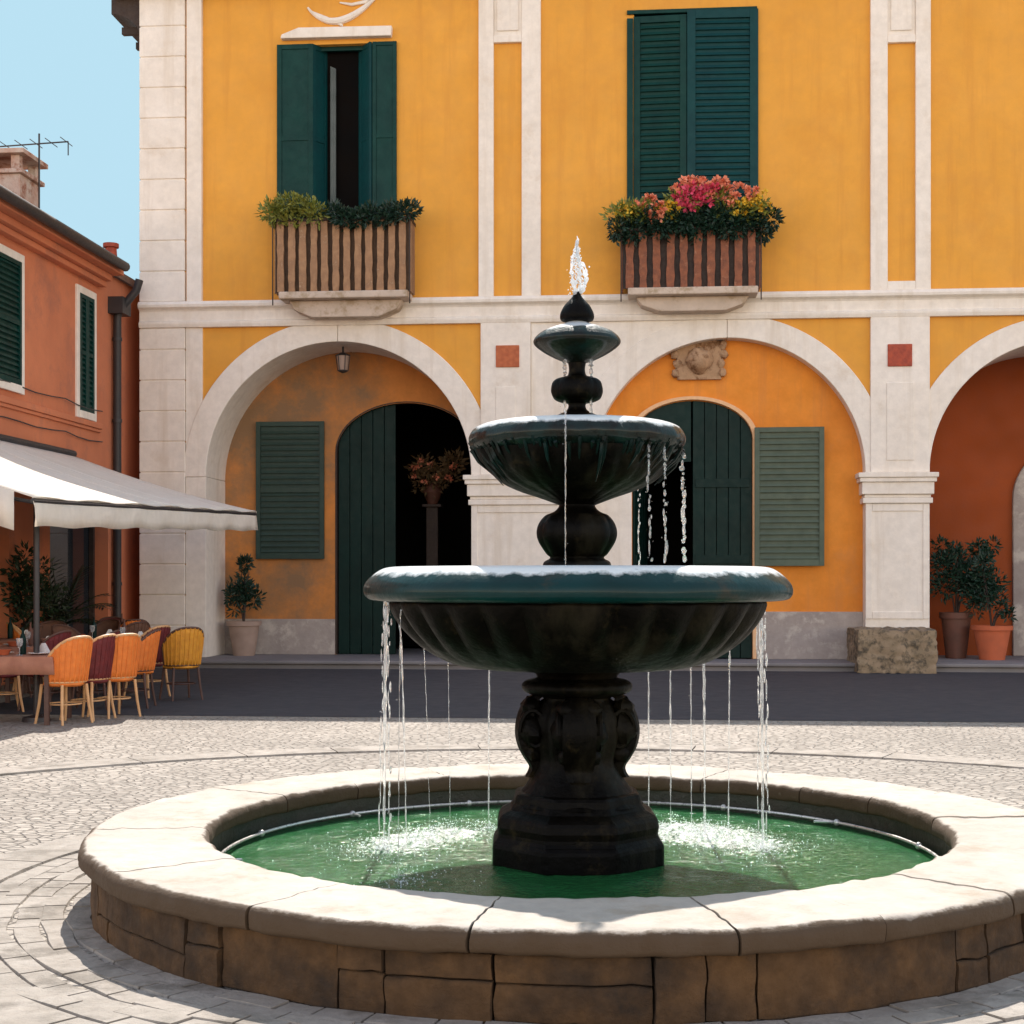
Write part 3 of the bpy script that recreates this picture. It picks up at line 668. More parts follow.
# stone shield in blind arch, rosette lamp in arch 1
sh = MB(); cx = X(699, yb2); w_ = .48; zt_ = Z(699, 337, yb2); zb_ = Z(699, 380, yb2)
sh.box(cx-.40, cx+.40, yb2-.09, yb2+.01, zb_, zt_-.1)
sh.ring(cx, zt_-.12, .02, .32, yb2-.12, yb2+.0, 0, PI, 16, e=.5)
for s_ in (-1, 1):
    for k in range(4): sh.sphere((cx+s_*(.42-.03*math.sin(k*2)), yb2-.06, zb_+.12+k*.17), .085, 1, .4)
sh.sphere((cx, yb2-.1, (zb_+zt_)/2-.05), .24, 2, .3)
sh.build('carved_shield', 'shield', B, smooth=True)
LP = empty('hanging_lantern', (X(343, YF+.5), YF+.5, 5.55), 'small dark glass lantern hanging at the crown of the left arch', 'lantern')
l_ = MB(); c = wloc(LP); l_.tube([(c.x, c.y, 6.02), (c.x, c.y, 5.98-.08)], .02); l_.lathe([(.03, .36), (.10, .33), (.15, .30), (.13, .29), (.03, .36)], 12, c); l_.lathe([(.02, -.03), (.09, 0), (.1, .02), (.07, .03)], 12, c)
for k in range(6):
    a_ = k*PI/3; l_.tube([(c.x+.1*math.cos(a_), c.y+.1*math.sin(a_), c.z+.01), (c.x+.135*math.cos(a_), c.y+.135*math.sin(a_), c.z+.3)], .008, 5)
l_.build('lantern_frame', 'iron', LP); l_ = MB(); l_.lathe([(.085, .02), (.125, .29)], 12, c); l_.build('lantern_glass', 'paleterra', LP, smooth=True)

# ------------------------------------------------------------------ foliage helpers
def clump(mb, c, r, n, L, W, droop=0, flat=1.):
    c = Vector(c)
    for _ in range(n):
        while True:
            d = Vector((random.uniform(-1, 1), random.uniform(-1, 1), random.uniform(-1, 1)))
            if .05 < d.length < 1: break
        pp = c+Vector((d.x*r[0], d.y*r[1], d.z*r[2]))
        k = .55+.45*noise.noise(pp*3.5)
        if random.random() > k+.35: continue
        dd = (d.normalized()+Vector((random.uniform(-.7, .7), random.uniform(-.7, .7), random.uniform(-.3, .9)-droop)))
        mb.leaf(pp, dd, L*random.uniform(.6, 1.3), W*random.uniform(.7, 1.2))
def petals(mb, c, r):
    c = Vector(c)
    for _ in range(14):
        d = Vector((random.gauss(0, 1), random.gauss(0, 1)-.4, random.gauss(0, 1)+.3)).normalized()
        mb.leaf(c+d*r*.15, d, r*1.1, r*.8)
# balcony 1 plants
xa, xb, yb_, zt_ = b1
F1 = empty('trailing_plant', ((xa+.4), yb_+.2, zt_), 'yellow-green leafy plant spilling over the left end of the left balcony', 'plant')
m_ = MB()
for k in range(18): clump(m_, (xa-.1+(k%9)*.11, yb_+.0+random.uniform(-.12, .1), zt_+.12+random.uniform(-.12, .2)), (.18, .2, .17), 70, .12, .05)
m_.build('foliage', 'leaf2', F1)
m_ = MB(); m_.box(xa+.02, xa+1.15, yb_+.09, yb_+.33, zt_-.16, zt_+.05); m_.build('planter', 'paleterra', F1, bevel=.01)
F2 = empty('trailing_plant', ((xb-.5), yb_+.2, zt_), 'dark green creeper covering the right half of the left balcony rail', 'plant')
m_ = MB()
for k in range(13): clump(m_, (xa+1.1+k*.115, yb_+.02+random.uniform(-.08, .08), zt_+.08+random.uniform(-.08, .08)+(.12 if k in (11, 12) else 0)), (.16, .2, .16), 150, .11, .05)
m_.build('foliage', 'leaf3', F2)
m_ = MB(); m_.box(xa+1.2, xb-.05, yb_+.09, yb_+.33, zt_-.16, zt_+.05); m_.build('planter', 'paleterra', F2, bevel=.01)
# balcony 2 flowers
xa, xb, yb_, zt_ = b2
F3 = empty('flower_box', ((xa+xb)/2, yb_+.2, zt_), 'long flower box of pink, coral and yellow blooms along the right balcony rail', 'flower box')
m_ = MB()
for k in range(22):
    t = k/21; clump(m_, (xa-.08+t*(xb-xa+.28), yb_+.02+random.uniform(-.12, .12), zt_+.12+random.uniform(-.12, .12)), (.17, .2, .22), 210, .11, .055, droop=.3)
m_.build('foliage', 'leaf3', F3)
m_ = MB()
for k in range(24):
    t = random.random(); clump(m_, (xa-.15+t*(xb-xa+.4), yb_-.05, zt_+.30+.08*random.random()+(.22 if .4 < t < .7 else 0)), (.2, .17, .17), 80, .12, .05)
m_.build('foliage', 'leaf2', F3)
m_ = MB(); m_.box(xa+.05, xb-.05, yb_+.09, yb_+.34, zt_-.18, zt_+.06); m_.build('planter', 'brownpot', F3, bevel=.01)
def zone(t, col):
    return None
for col, zs_, r, lab in (('pink', [(.42, .42), (.45, .55), (.5, .5), (.47, .38), (.53, .6), (.56, .45), (.66, .62)], .11, 'pink blooms'),
                    ('coral', [(.15, .36), (.22, .42), (.27, .32), (.40, .60), (.47, .68), (.52, .70), (.62, .50), (.66, .66), (.72, .62), (.70, .42), (.24, .22), (.58, .66), (.76, .55), (.86, .5)], .09, 'coral blooms'),
                    ('yell', [(.08, .33), (.30, .25), (.34, .33), (.38, .3), (.78, .36), (.84, .33), (.88, .38), (.8, .28), (.95, .35), (.03, .28), (.18, .28), (.92, .44)], .07, 'yellow blooms')):
    m_ = MB()
    for (t, h) in zs_:
        for q in range(6): petals(m_, (xa-.1+t*(xb-xa+.3)+random.uniform(-.12, .12), yb_-.1+random.uniform(-.12, .06), zt_+h*1.18+random.uniform(-.09, .09)), r*.85)
    tag(m_.build('blossoms', col, F3), lab)

# potted plants by the arches
def pot(name, x, y, z, r, h, pm, lm, label, fol, lw=(.12, .045), n=700, group=None, cat='potted plant', stems=7):
    E = empty(name, (x, y, z), label, cat, group)
    m_ = MB(); m_.lathe([(r*.68, 0), (r*.98, h*.86), (r*1.1, h*.87), (r*1.12, h), (r*.95, h), (r*.9, h*.9), (0, h*.9)], 28, (x, y, z)); m_.build('pot', pm, E, smooth=True)
    m_ = MB()
    for k in range(stems):
        a_ = random.uniform(0, 2*PI); cx_, cy_, cz_, rx, ry, rz_ = random.choice(fol)
        top = (x+cx_+.4*rx*math.cos(a_), y+cy_+.4*ry*math.sin(a_), z+cz_); m_.tube([(x, y, z+h*.85), (x+.3*(top[0]-x), y+.3*(top[1]-y), z+h+.4*(top[2]-z-h)), top], [.018, .014, .006], 6)
    m_.build('stems', 'darkwood', E, smooth=True)
    m_ = MB(); tot = sum(f[3]*f[4]*f[5] for f in fol)
    for cx_, cy_, cz_, rx, ry, rz_ in fol: 
        nn = int(n*rx*ry*rz_/tot); k = max(1, nn//60)
        for _ in range(k):
            q = (x+cx_+random.uniform(-.6, .6)*rx, y+cy_+random.uniform(-.6, .6)*ry, z+cz_+random.uniform(-.65, .65)*rz_)
            clump(m_, q, (rx*.42, ry*.42, rz_*.42), nn//k, *lw)
    m_.build('foliage', lm, E)
    return E
ypl = YF+.75
pot('potted_shrub', X(244, ypl), ypl, .15, .3, .66, 'paleterra', 'leaf3', 'dark shrub in a pale clay pot under the left arch beside the wall', [(0, 0, 1.05, .34, .3, .42), (.0, .1, 1.6, .2, .2, .3)], n=900)
ypl = YF+.9
pot('potted_shrub', X(956, ypl), ypl, .15, .27, .85, 'brownpot', 'leaf3', 'bushy green shrub in a tall brown pot behind the right pier', [(0, 0, 1.5, .5, .4, .5), (.35, 0, 1.35, .45, .35, .4), (-.1, 0, 1.95, .35, .3, .25), (.5, 0, 1.9, .3, .3, .3)], n=2600)
ypl = YF+.45
pot('potted_shrub', X(992, ypl), ypl, .15, .33, .62, 'terra', 'leaf3', 'wispy shrub in a bright orange clay pot at the right edge', [(-.1, .1, 1.3, .42, .35, .5), (-.15, 0, 1.8, .22, .3, .22), (.2, 0, .95, .2, .2, .25)], n=1300)
# dim dried-flower arrangement inside the left doorway
yb_keep = yb; yb = yb+1.3; xx = X(432, yb+.5)
E = empty('flower_stand', (xx, yb+.6, .15), 'dim flower arrangement on a wooden stand inside the dark left doorway', 'flower stand')
m_ = MB(); m_.box(xx-.12, xx+.12, yb+.5, yb+.7, .15, 3.1); m_.box(xx-.2, xx+.2, yb+.42, yb+.78, .15, .25); m_.box(xx-.2, xx+.2, yb+.42, yb+.78, 3.1, 3.16); m_.build('stand', 'darkwood', E, bevel=.01)
m_ = MB(); m_.lathe([(.1, 0), (.2, .25), (.14, .4), (.17, .43)], 18, (xx, yb+.6, 3.161)); m_.build('vase', 'brownpot', E, smooth=True)
m_ = MB()
for k in range(14): clump(m_, (xx+random.uniform(-.35, .5), yb+.55+random.uniform(-.15, .15), 3.75+random.uniform(-.2, .3)), (.2, .2, .2), 50, .14, .06)
m_.build('foliage', 'leafold', E)
m_ = MB()
for k in range(14): petals(m_, (xx+random.uniform(-.4, .5), yb+.4, 3.75+random.uniform(-.2, .3)), .07)
m_.build('blossoms', 'coral', E); yb = yb_keep

# ------------------------------------------------------------------ salmon house on the left
HX = -9.75; HY0, HY1 = 12.0, 26.3; HZ = 7.2
Hs = empty('salmon_house', (HX, 20, 0), 'salmon orange house with teal shutters running along the left side of the square', 'house')
def hp(px):   # Y on the wall plane x=HX seen at pixel px
    t = (px-512)/F
    return HX*(t*sa+ca)/(t*ca-sa)
def hz(px, py):
    y = hp(px); return CZ+(HOR-py)/F*(-HX*sa+y*ca)
hw = []; 
wy1 = (hp(-48), hp(19)); wy2 = (hp(78), hp(92)); zw = (hz(10, 383), hz(10, 258))
mb = MB(); mb.recalc = False
def hq(y0, y1, z0, z1):
    if y1 > y0+1e-4 and z1 > z0+1e-4: mb.add([(HX, y0, z0), (HX, y1, z0), (HX, y1, z1), (HX, y0, z1)], [(0, 1, 2, 3)])
opens = [(hp(-48), hp(19), zw[0], zw[1]), (wy2[0], wy2[1], zw[0]-.1, zw[1])]
dz1 = 3.2
shop = [(16.2, hp(9), .12, 2.75), (hp(50), hp(108), .12, 2.9)]
HYW = 36.0
def row(op, z0, z1):
    y = HY0
    for (a_, b_, c_, d_) in op: hq(y, a_, z0, z1); hq(a_, b_, z0, c_); hq(a_, b_, d_, z1); y = b_
    hq(y, HYW, z0, z1)
row(shop, 0, dz1); row(opens, dz1, HZ)
for (a_, b_, c_, d_) in shop+opens:
    e = -.4
    mb.add([(HX, a_, c_), (HX+e, a_, c_), (HX+e, a_, d_), (HX, a_, d_)], [(0, 1, 2, 3)]); mb.add([(HX, b_, c_), (HX+e, b_, c_), (HX+e, b_, d_), (HX, b_, d_)], [(0, 1, 2, 3)])
    mb.add([(HX, a_, d_), (HX, b_, d_), (HX+e, b_, d_), (HX+e, a_, d_)], [(0, 1, 2, 3)]); mb.add([(HX, a_, c_), (HX, b_, c_), (HX+e, b_, c_), (HX+e, a_, c_)], [(0, 1, 2, 3)])
mb.add([(HX, HYW, 0), (HX-6, HYW, 0), (HX-6, HYW, HZ), (HX, HYW, HZ)], [(0, 1, 2, 3)]); mb.add([(HX, HY0, 0), (HX-6, HY0, 0), (HX-6, HY0, HZ), (HX, HY0, HZ)], [(0, 1, 2, 3)]); mb.add([(HX-6, HYW, 0), (HX-6, HY0, 0), (HX-6, HY0, HZ), (HX-6, HYW, HZ)], [(0, 1, 2, 3)])
mb.build('wall', 'house', Hs)
# blind backing behind openings
for i, (a_, b_, c_, d_) in enumerate(shop):
    d = MB(); d.box(HX-.38, HX-.33, a_+.01, b_-.01, c_, d_)
    if i == 0: o = d.build('door', 'tealblue', Hs)
    else: o = d.build('shop_window', 'glass', Hs)
    d = MB()
    for yy in (a_+.02, b_-.1): d.box(HX-.32, HX-.24, yy, yy+.08, c_, d_-.01)
    d.box(HX-.318, HX-.242, a_+.1, b_-.1, d_-.12, d_-.02); d.build('frame', 'darkwood', o)
for i, (a_, b_, c_, d_) in enumerate(opens):
    d = MB(); d.box(HX-.36, HX-.33, a_, b_, c_, d_); wo = d.build('window', 'glass', Hs)
    d = MB(); e = .13
    d.box(HX-.02, HX+.04, a_-e, a_, c_-e, d_+e); d.box(HX-.02, HX+.04, b_, b_+e, c_-e, d_+e); d.box(HX-.02, HX+.042, a_, b_, d_, d_+e); d.box(HX-.02, HX+.06, a_, b_, c_-e, c_)
    d.build('frame', 'white', wo, bevel=.008)
    for (s0, s1) in ((a_, (a_+b_)/2-.004), ((a_+b_)/2+.004, b_)):
        mbx = MB(Matrix.Translation((HX+.05, s0, c_)) @ Matrix.Rotation(PI/2, 4, 'Z') ); shutter(mbx, s1-s0, d_-c_, st=.07, pitch=.09); mbx.build('shutter', 'teal', wo, bevel=.003, seg=1)
# string course, cornice, roof, gutter
mb = MB(); mb.prismx; zsx = zw[0]-.24
mb.box(HX-.02, HX+.07, HY0, HY1-.01, zsx-.10, zsx); mb.box(HX-.02, HX+.04, HY0, HY1-.01, zsx-.16, zsx-.102); mb.build('string_course', 'house', Hs, bevel=.01)
mb = MB(); mb.box(HX-.02, HX+.14, HY0, HY1, HZ-.34, HZ-.24); mb.box(HX-.02, HX+.24, HY0, HY1, HZ-.237, HZ-.12); mb.box(HX-.02, HX+.42, HY0-.1, HY1+.1, HZ-.117, HZ-.02); mb.build('cornice', 'house', Hs, bevel=.01)
mb = MB(); n = 64
ex = HX+.46; sl_ = math.tan(math.radians(17)); rx = HX-3.5
vs = []; ny = 120
for j in range(ny+1):
    y = HY0-.3+(HY1+.2-HY0)*j/ny; bz = .035*abs(math.sin(j*PI/2*1.0))
    vs += [(ex, y, HZ+bz), (rx, y, HZ+(ex-rx)*sl_+bz), (HX-7.5, y, HZ+bz), (ex, y, HZ-.04)]
fs = []
for j in range(ny):
    b_ = j*4; fs += [(b_, b_+4, b_+5, b_+1), (b_+1, b_+5, b_+6, b_+2), (b_+3, b_+7, b_+4, b_)]
mb.add(vs, fs); e2 = HX+.12
mb.add([(e2, HY1+.2, HZ+.1), (e2, HYW+.2, HZ+.1), (rx, HYW+.2, HZ+.1+(e2-rx)*sl_), (rx, HY1+.2, HZ+.1+(e2-rx)*sl_), (e2, HY1+.2, HZ-.03), (e2, HYW+.2, HZ-.03)], [(0, 1, 2, 3), (0, 4, 5, 1)])
mb.recalc = False; mb.build('roof', 'roof', Hs)
mb = MB()
pts = [(ex+.06, HY0-.3+(HY1+.2-HY0)*k/10, HZ-.0) for k in range(11)]; mb.tube(pts, .085, 10); mb.build('gutter', 'iron', Hs, smooth=True)
mb = MB(); yd = hp(112); xd = HX+.1
mb.tube([(ex+.06, yd, HZ-.08), (ex+.0, yd, HZ-.28), (xd+.08, yd, HZ-.6), (xd, yd, HZ-.75), (xd, yd, .15)], .075, 10)
for zz in (1.5, 3., 4.5, 6.): mb.lathe([(.09, 0), (.09, .06)], 12, (xd, yd, zz))
mb.box(xd-.16, xd+.18, yd-.22, yd+.22, HZ-.72, HZ-.42)
mb.build('downpipe', 'iron', Hs, smooth=True)
mb = MB()
for k in range(2):
    mb.tube([(HX+.06+.02*math.sin(i*1.3), HY0+(HY1-HY0)*i/24, zsx+.25-k*.55-.05*abs(math.sin(i*.9))) for i in range(25)], .011, 5)
mb.build('cable', 'iron', Hs)
# chimney, chimney pot, aerial
yc = 23.4; xcn = HX-.45; zr = HZ+(ex-xcn)*sl_
mb = MB(); mb.box(xcn-.38, xcn+.38, yc-.4, yc+.4, zr-.3, zr+.55); mb.box(xcn-.44, xcn+.44, yc-.46, yc+.46, zr+.551, zr+.62)
for sx_ in (-1, 1):
    for sy_ in (-1, 1): mb.box(xcn+sx_*.3-.07, xcn+sx_*.3+.07, yc+sy_*.33-.07, yc+sy_*.33+.07, zr+.621, zr+.85)
mb.box(xcn-.48, xcn+.48, yc-.5, yc+.5, zr+.851, zr+.93)
ch = mb.build('chimney', mat('old_brick_plaster', (.50, .28, .2), (.6, .5, .42), .9, 3, 5, .5, 15, stain=(.3, .12, .07), sscale=4), Hs, bevel=.01)
mb = MB(); yq = 26.2; xq = HX+.25; mb.lathe([(.12, 0), (.10, .28), (.14, .29), (.14, .36), (.09, .36)], 14, (xq, yq, HZ+.06)); mb.build('chimney_pot', 'redtile', Hs, smooth=True)
An = empty('aerial', (xcn+.5, yc, zr+.4), 'thin television aerial standing beside the chimney', 'aerial')
mb = MB(); ax, az = xcn+.53, zr+1.13
mb.tube([(ax, yc, zr-.1), (ax, yc, az+.16)], .016, 6); mb.build('mast', 'iron', An)
mb = MB(); mb.tube([(ax-.85, yc, az-.04), (ax+.48, yc, az+.02)], .012, 6)
for k in range(6): mb.tube([(ax-.8+k*.25, yc-.25, az-.03+k*.01), (ax-.8+k*.25, yc+.25, az-.03+k*.01)], .007, 5)
mb.tube([(ax+.48, yc, az+.02), (ax+.48, yc, az-.2)], .01, 5)
mb.build('boom', 'iron', An)

# ------------------------------------------------------------------ awning
AX0, AX1 = HX+.04, -6.5; AZ0, AZ1 = 3.72, 2.74; AY0, AY1 = 15.6, 24.9
def az(y): return AZ1-.26*(AY1-y)/(AY1-AY0)
Aw = empty('awning', (HX, 20, 3.7), 'large cream canvas awning stretched over the cafe tables', 'awning')
mb = MB(); nx_, ny_ = 14, 30; vs = []
for j in range(ny_+1):
    for i in range(nx_+1):
        t, s_ = i/nx_, j/ny_
        sag = -.07*math.sin(PI*t)*(1+.3*math.sin(s_*ny_*PI/5))
        vs.append((AX0+(AX1-AX0)*t, AY0+(AY1-AY0)*s_, AZ0+(az(AY0+(AY1-AY0)*s_)-AZ0)*t+sag+.012*math.sin(s_*40)*t))
mb.add(vs, [(j*(nx_+1)+i, j*(nx_+1)+i+1, (j+1)*(nx_+1)+i+1, (j+1)*(nx_+1)+i) for j in range(ny_) for i in range(nx_)])
o = mb.build('canopy', 'cloth', Aw, smooth=True); sd = o.modifiers.new('thick', 'SOLIDIFY'); sd.thickness = .008
mb = MB()
for j in range(1, 8):
    y = AY0+(AY1-AY0)*j/8; mb.tube([(AX0+(AX1-AX0)*t/8, y, AZ0+(az(y)-AZ0)*t/8-.07*math.sin(PI*t/8)*(1+.3*math.sin(j/8*30*PI/5))+.012*math.sin(j/8*40)*t/8+.004) for t in range(9)], .007, 5)
mb.build('seams', 'wcloth', Aw)
mb = MB(); vs = []; ny_ = 60
for j in range(ny_+1):
    s_ = j/ny_; y = AY0+(AY1-AY0)*s_; z_ = az(y)+.012*math.sin(s_*40)
    for k in range(4): vs.append((AX1+.005+.02*k/3*math.sin(s_*55+k)-(.03 if k == 0 else 0), y, z_-.31*k/3+(.022 if k == 0 else 0)))
mb.add(vs, [(j*4+k, j*4+k+1, j*4+5+k, j*4+4+k) for j in range(ny_) for k in range(3)])
o = mb.build('valance', 'cloth', Aw, smooth=True); sd = o.modifiers.new('thick', 'SOLIDIFY'); sd.thickness = .006
for yy, nm in ((AY0, 'side_valance'), (AY1, 'side_valance')):
    mb = MB(); vs = []; n = 24
    for j in range(n+1):
        t = j/n*(.93 if yy == AY0 else 1); x = AX0+(AX1-AX0)*t; z_ = AZ0+(az(yy)-AZ0)*t-.07*math.sin(PI*t)
        d_ = .42 if yy == AY0 else .04
        vs += [(x, yy-.004, z_), (x, yy-.004+.012*math.sin(j*1.3), z_-d_)]
    mb.add(vs, [(j*2, j*2+1, j*2+3, j*2+2) for j in range(n)])
    o = mb.build(nm, 'cloth', Aw, smooth=True); sd = o.modifiers.new('thick', 'SOLIDIFY'); sd.thickness = .006
mb = MB(); mb.tube([(AX1-.02, AY0, az(AY0)-.03), (AX1-.02, AY1, AZ1-.03)], .028, 8)
for yy in (AY0+.1, (AY0+AY1)/2, AY1-.1): mb.tube([(AX0, yy, AZ0-.7), (AX1-.02, yy, az(yy)-.05)], .022, 8)
mb.tube([(AX0+.03, AY0, AZ0+.03), (AX0+.03, AY1, AZ0+.03)], .06, 8)
mb.build('frame', 'iron', Aw, smooth=True)
PB = MB(); xp, yp = AX1-.35, AY0+.9; PB.tube([(xp, yp, 0), (xp, yp, az(yp)+.03)], .035, 10); PB.lathe([(.16, 0), (.15, .05), (.05, .07)], 20, (xp, yp, 0)); PB.build('post', 'iron', Aw, smooth=True)

# ------------------------------------------------------------------ cafe chairs and tables
def chair(loc, rz, mback, mframe, label, group='wicker chairs at the cafe tables'):
    E = empty('cafe_chair', (loc[0], loc[1], 0), label, 'chair', group, rz)
    mb = MB(); mb.lathe([(.0, .42), (.21, .42), (.235, .44), (.23, .465), (.2, .475), (0, .475)], 24, fn=lambda r, z, a: r*(1+.06*math.cos(4*a))); mb.build('seat', mback, E, smooth=True, world=False)
    n, hN = 26, 6; vs = []
    def bk(t, s_):     # t -1..1 round the back, s 0..1 up ; chair faces +Y
        a_ = -PI/2+t*1.45; top = .97-.26*abs(t)**2.6; z_ = .47+(top-.47)*s_
        r = .245+.035*s_
        return (r*math.cos(a_), r*.95*math.sin(a_)-.05*s_*math.cos(t*1.4), z_)
    for i in range(n+1):
        for k in range(hN+1): vs.append(bk(-1+2*i/n, k/hN))
    mb = MB(); mb.add(vs, [(i*(hN+1)+k, i*(hN+1)+k+1, (i+1)*(hN+1)+k+1, (i+1)*(hN+1)+k) for i in range(n) for k in range(hN)])
    o = mb.build('backrest', mback, E, smooth=True, world=False); sd = o.modifiers.new('thick', 'SOLIDIFY'); sd.thickness = .018; sd.offset = 0
    mb = MB(); pts = [bk(-1, k/4) for k in range(5)]+[bk(-1+2*i/30, 1) for i in range(1, 30)]+[bk(1, 1-k/4) for k in range(5)]
    mb.tube(pts, .017, 8); mb.tube([bk(-1+2*i/20, 0) for i in range(21)], .013, 8); mb.build('back_frame', mframe, E, smooth=True, world=False)
    mb = MB()
    for q in range(13):
        t = -.9+1.8*q/12; mb.tube([Vector(bk(t, k/5))*1.0+Vector((math.cos(-PI/2+t*1.45)*.010, math.sin(-PI/2+t*1.45)*.010, 0)) for k in range(6)], .0085, 6)
    mb.build('back_slats', mback, E, smooth=True, world=False)
    for sx_, sy_ in ((-1, -1), (1, -1), (-1, 1), (1, 1)):
        mb = MB(); mb.tube([(sx_*.17, sy_*.17, .44), (sx_*.19, sy_*.19, .2), (sx_*.21, sy_*.225, 0)], [.018, .017, .014], 8); mb.build('leg', mframe, E, smooth=True, world=False)
    mb = MB(); mb.tube([(.19*math.cos(2*PI*k/16), .19*math.sin(2*PI*k/16), .22) for k in range(17)], .009, 6); mb.build('stretcher', mframe, E, smooth=True, world=False)
    return E
def table(loc, r, mt, label, cloth=True, square=False, rz=0):
    E = empty('cafe_table', (loc[0], loc[1], 0), label, 'table', 'cafe tables under the awning', rz)
    mb = MB()
    if square: mb.box(-r, r, -r, r, .72, .75)
    else: mb.lathe([(r*.97, .72), (r, .725), (r, .745), (r*.98, .75)], 32)
    mb.build('tabletop', mt, E, world=False, bevel=.005)
    if square:
        for sx_ in (-1, 1):
            for sy_ in (-1, 1): mb = MB(); mb.box(sx_*(r-.07)-.025, sx_*(r-.07)+.025, sy_*(r-.07)-.025, sy_*(r-.07)+.025, 0, .72); mb.build('leg', 'darkcane', E, world=False)
    else:
        mb = MB(); mb.lathe([(.22, 0), (.2, .03), (.04, .06), (.03, .3), (.035, .7), (.15, .719)], 20); mb.build('pedestal', 'iron', E, smooth=True, world=False)
    return E
def wd(px, d): return gp(px, d)
FACE = math.radians(75)     # chairs look towards the tables, i.e. to -X and a little away
chair(wd(64, 16.8), math.radians(62), 'rattan', 'cane', 'bright orange wicker chair nearest the left edge, back turned to the square')
chair(wd(114, 17.6), math.radians(52), 'rattan', 'cane', 'bright orange wicker chair second from the left edge, beside the burgundy one')
chair(wd(147, 20.6), math.radians(66), 'burgundy', 'cane', 'burgundy wicker chair between the orange and the golden chairs')
chair(wd(181, 20.1), math.radians(40), 'gold', 'darkcane', 'golden yellow wicker chair, rightmost of the cafe row')
chair(wd(92, 18.6), math.radians(100), 'burgundy', 'darkcane', 'dark burgundy wicker chair half hidden behind the orange chairs')
chair(wd(18, 20.6), math.radians(100), 'brownrattan', 'darkcane', 'brown wicker chair far back at the left edge behind the rust tables')
chair(wd(52, 22.5), math.radians(200), 'brownrattan', 'darkcane', 'brown wicker chair near the house wall in front of the big plant')
chair(wd(100, 23.5), math.radians(160), 'brownrattan', 'darkcane', 'brown wicker chair near the downpipe at the back of the cafe')
chair(wd(128, 22.6), math.radians(60), 'brownrattan', 'darkcane', 'brown wicker chair between the cream table and the stone corner')
chair(wd(75, 20.8), math.radians(250), 'brownrattan', 'darkcane', 'brown wicker chair turned sideways between the two cream tables')
chair(wd(2, 18.3), math.radians(-60), 'burgundy', 'cane', 'burgundy wicker chair at the left edge between the two rust tables')
chair(wd(44, 18.5), math.radians(80), 'burgundy', 'darkcane', 'dark burgundy wicker chair behind the nearest orange chair')
chair(wd(30, 22.0), math.radians(-70), 'rattan', 'cane', 'orange wicker chair deep under the awning facing the square')
chair(wd(10, 23.8), math.radians(120), 'brownrattan', 'darkcane', 'brown wicker chair by the teal shop door')
chair(wd(112, 25.0), math.radians(200), 'burgundy', 'darkcane', 'burgundy wicker chair farthest back beside the downpipe')
chair(wd(132, 24.0), math.radians(30), 'rattan', 'darkcane', 'orange wicker chair farthest back by the stone corner')
chair(wd(88, 17.3), math.radians(75), 'burgundy', 'cane', 'burgundy wicker chair tucked between the two bright orange chairs')
chair(wd(134, 18.9), math.radians(95), 'rattan', 'darkcane', 'orange wicker chair with dark legs in front of the rear burgundy chair')
T1 = table(wd(20, 17.0), .5, 'tcloth', 'rust covered square table at the left edge beside the orange chairs', square=True, rz=.1)
T2 = table(wd(28, 19.2), .45, 'tcloth', 'rust covered square table second from the front, left edge', square=True, rz=.1)
T3 = table(wd(92, 21.8), .42, 'wcloth', 'cream round table behind the burgundy chairs')
T4 = table(wd(122, 20.9), .40, 'wcloth', 'cream round table just behind the golden chair')
T6 = table(wd(8, 21.6), .45, 'tcloth', 'bare rust coloured square table third from the front at the left edge', square=True, rz=.1)
T7 = table(wd(120, 24.2), .40, 'wcloth', 'bare cream round table farthest back beside the downpipe')
T5 = table(wd(50, 24.0), .42, 'darkcane', 'dark round table by the house wall under the awning')
# tablecloths drape
def cloth_on(T, r, m, label, square):
    mb = MB(); n = 64; vs = []; c = T.location
    def rad(a_, k): 
        base = r+.012
        if square:
            q = max(abs(math.cos(a_)), abs(math.sin(a_))); base = base/q
        return base+(.018*math.sin(a_*14)*k+.01*k)
    rows = [(0, .7515, 0), (.5, .7515, 0), (1, .7535, 0), (1, .68, .6), (1, .56, 1)]
    for f_, z_, k in rows:
        for i in range(n):
            a_ = 2*PI*i/n; rr = rad(a_, k)*f_; vs.append((rr*math.cos(a_), rr*math.sin(a_), z_))
    mb.add(vs, [(j*n+i, (j+1)*n+i, (j+1)*n+(i+1) % n, j*n+(i+1) % n) for j in range(4) for i in range(n)])
    o = mb.build('tablecloth', m, None, smooth=True); o.location = (c.x, c.y, 0.002); o.rotation_euler = T.rotation_euler
    sd = o.modifiers.new('thick', 'SOLIDIFY'); sd.thickness = .003; sd.offset = 1
    tag(o, label, 'tablecloth'); return o
cloth_on(T1, .5, 'tcloth', 'rust tablecloth on the square table at the left edge nearest the square', True)
cloth_on(T2, .45, 'tcloth', 'rust tablecloth on the second square table from the front', True)
cloth_on(T3, .42, 'wcloth', 'cream tablecloth on the round table behind the burgundy chairs', False)
cloth_on(T4, .40, 'wcloth', 'cream tablecloth on the round table behind the golden chair', False)
def plate(x, y, z, label):
    mb = MB(); mb.lathe([(.05, .0), (.07, .003), (.12, .016), (.122, .02), (.07, .008), (0, .007)], 24, (x, y, z)); tag(mb.build('plate', 'china', None, smooth=True), label, 'plate', 'plates on the cafe tables')
def glass(x, y, z, label):
    mb = MB(); mb.lathe([(.035, 0), (.034, .004), (.006, .01), (.005, .08), (.03, .11), (.038, .15), (.033, .19), (.031, .19), (.035, .15), (.027, .115), (0, .09)], 16, (x, y, z)); tag(mb.build('wine_glass', 'spray', None, smooth=True), label, 'glass', 'glasses on the cafe tables')
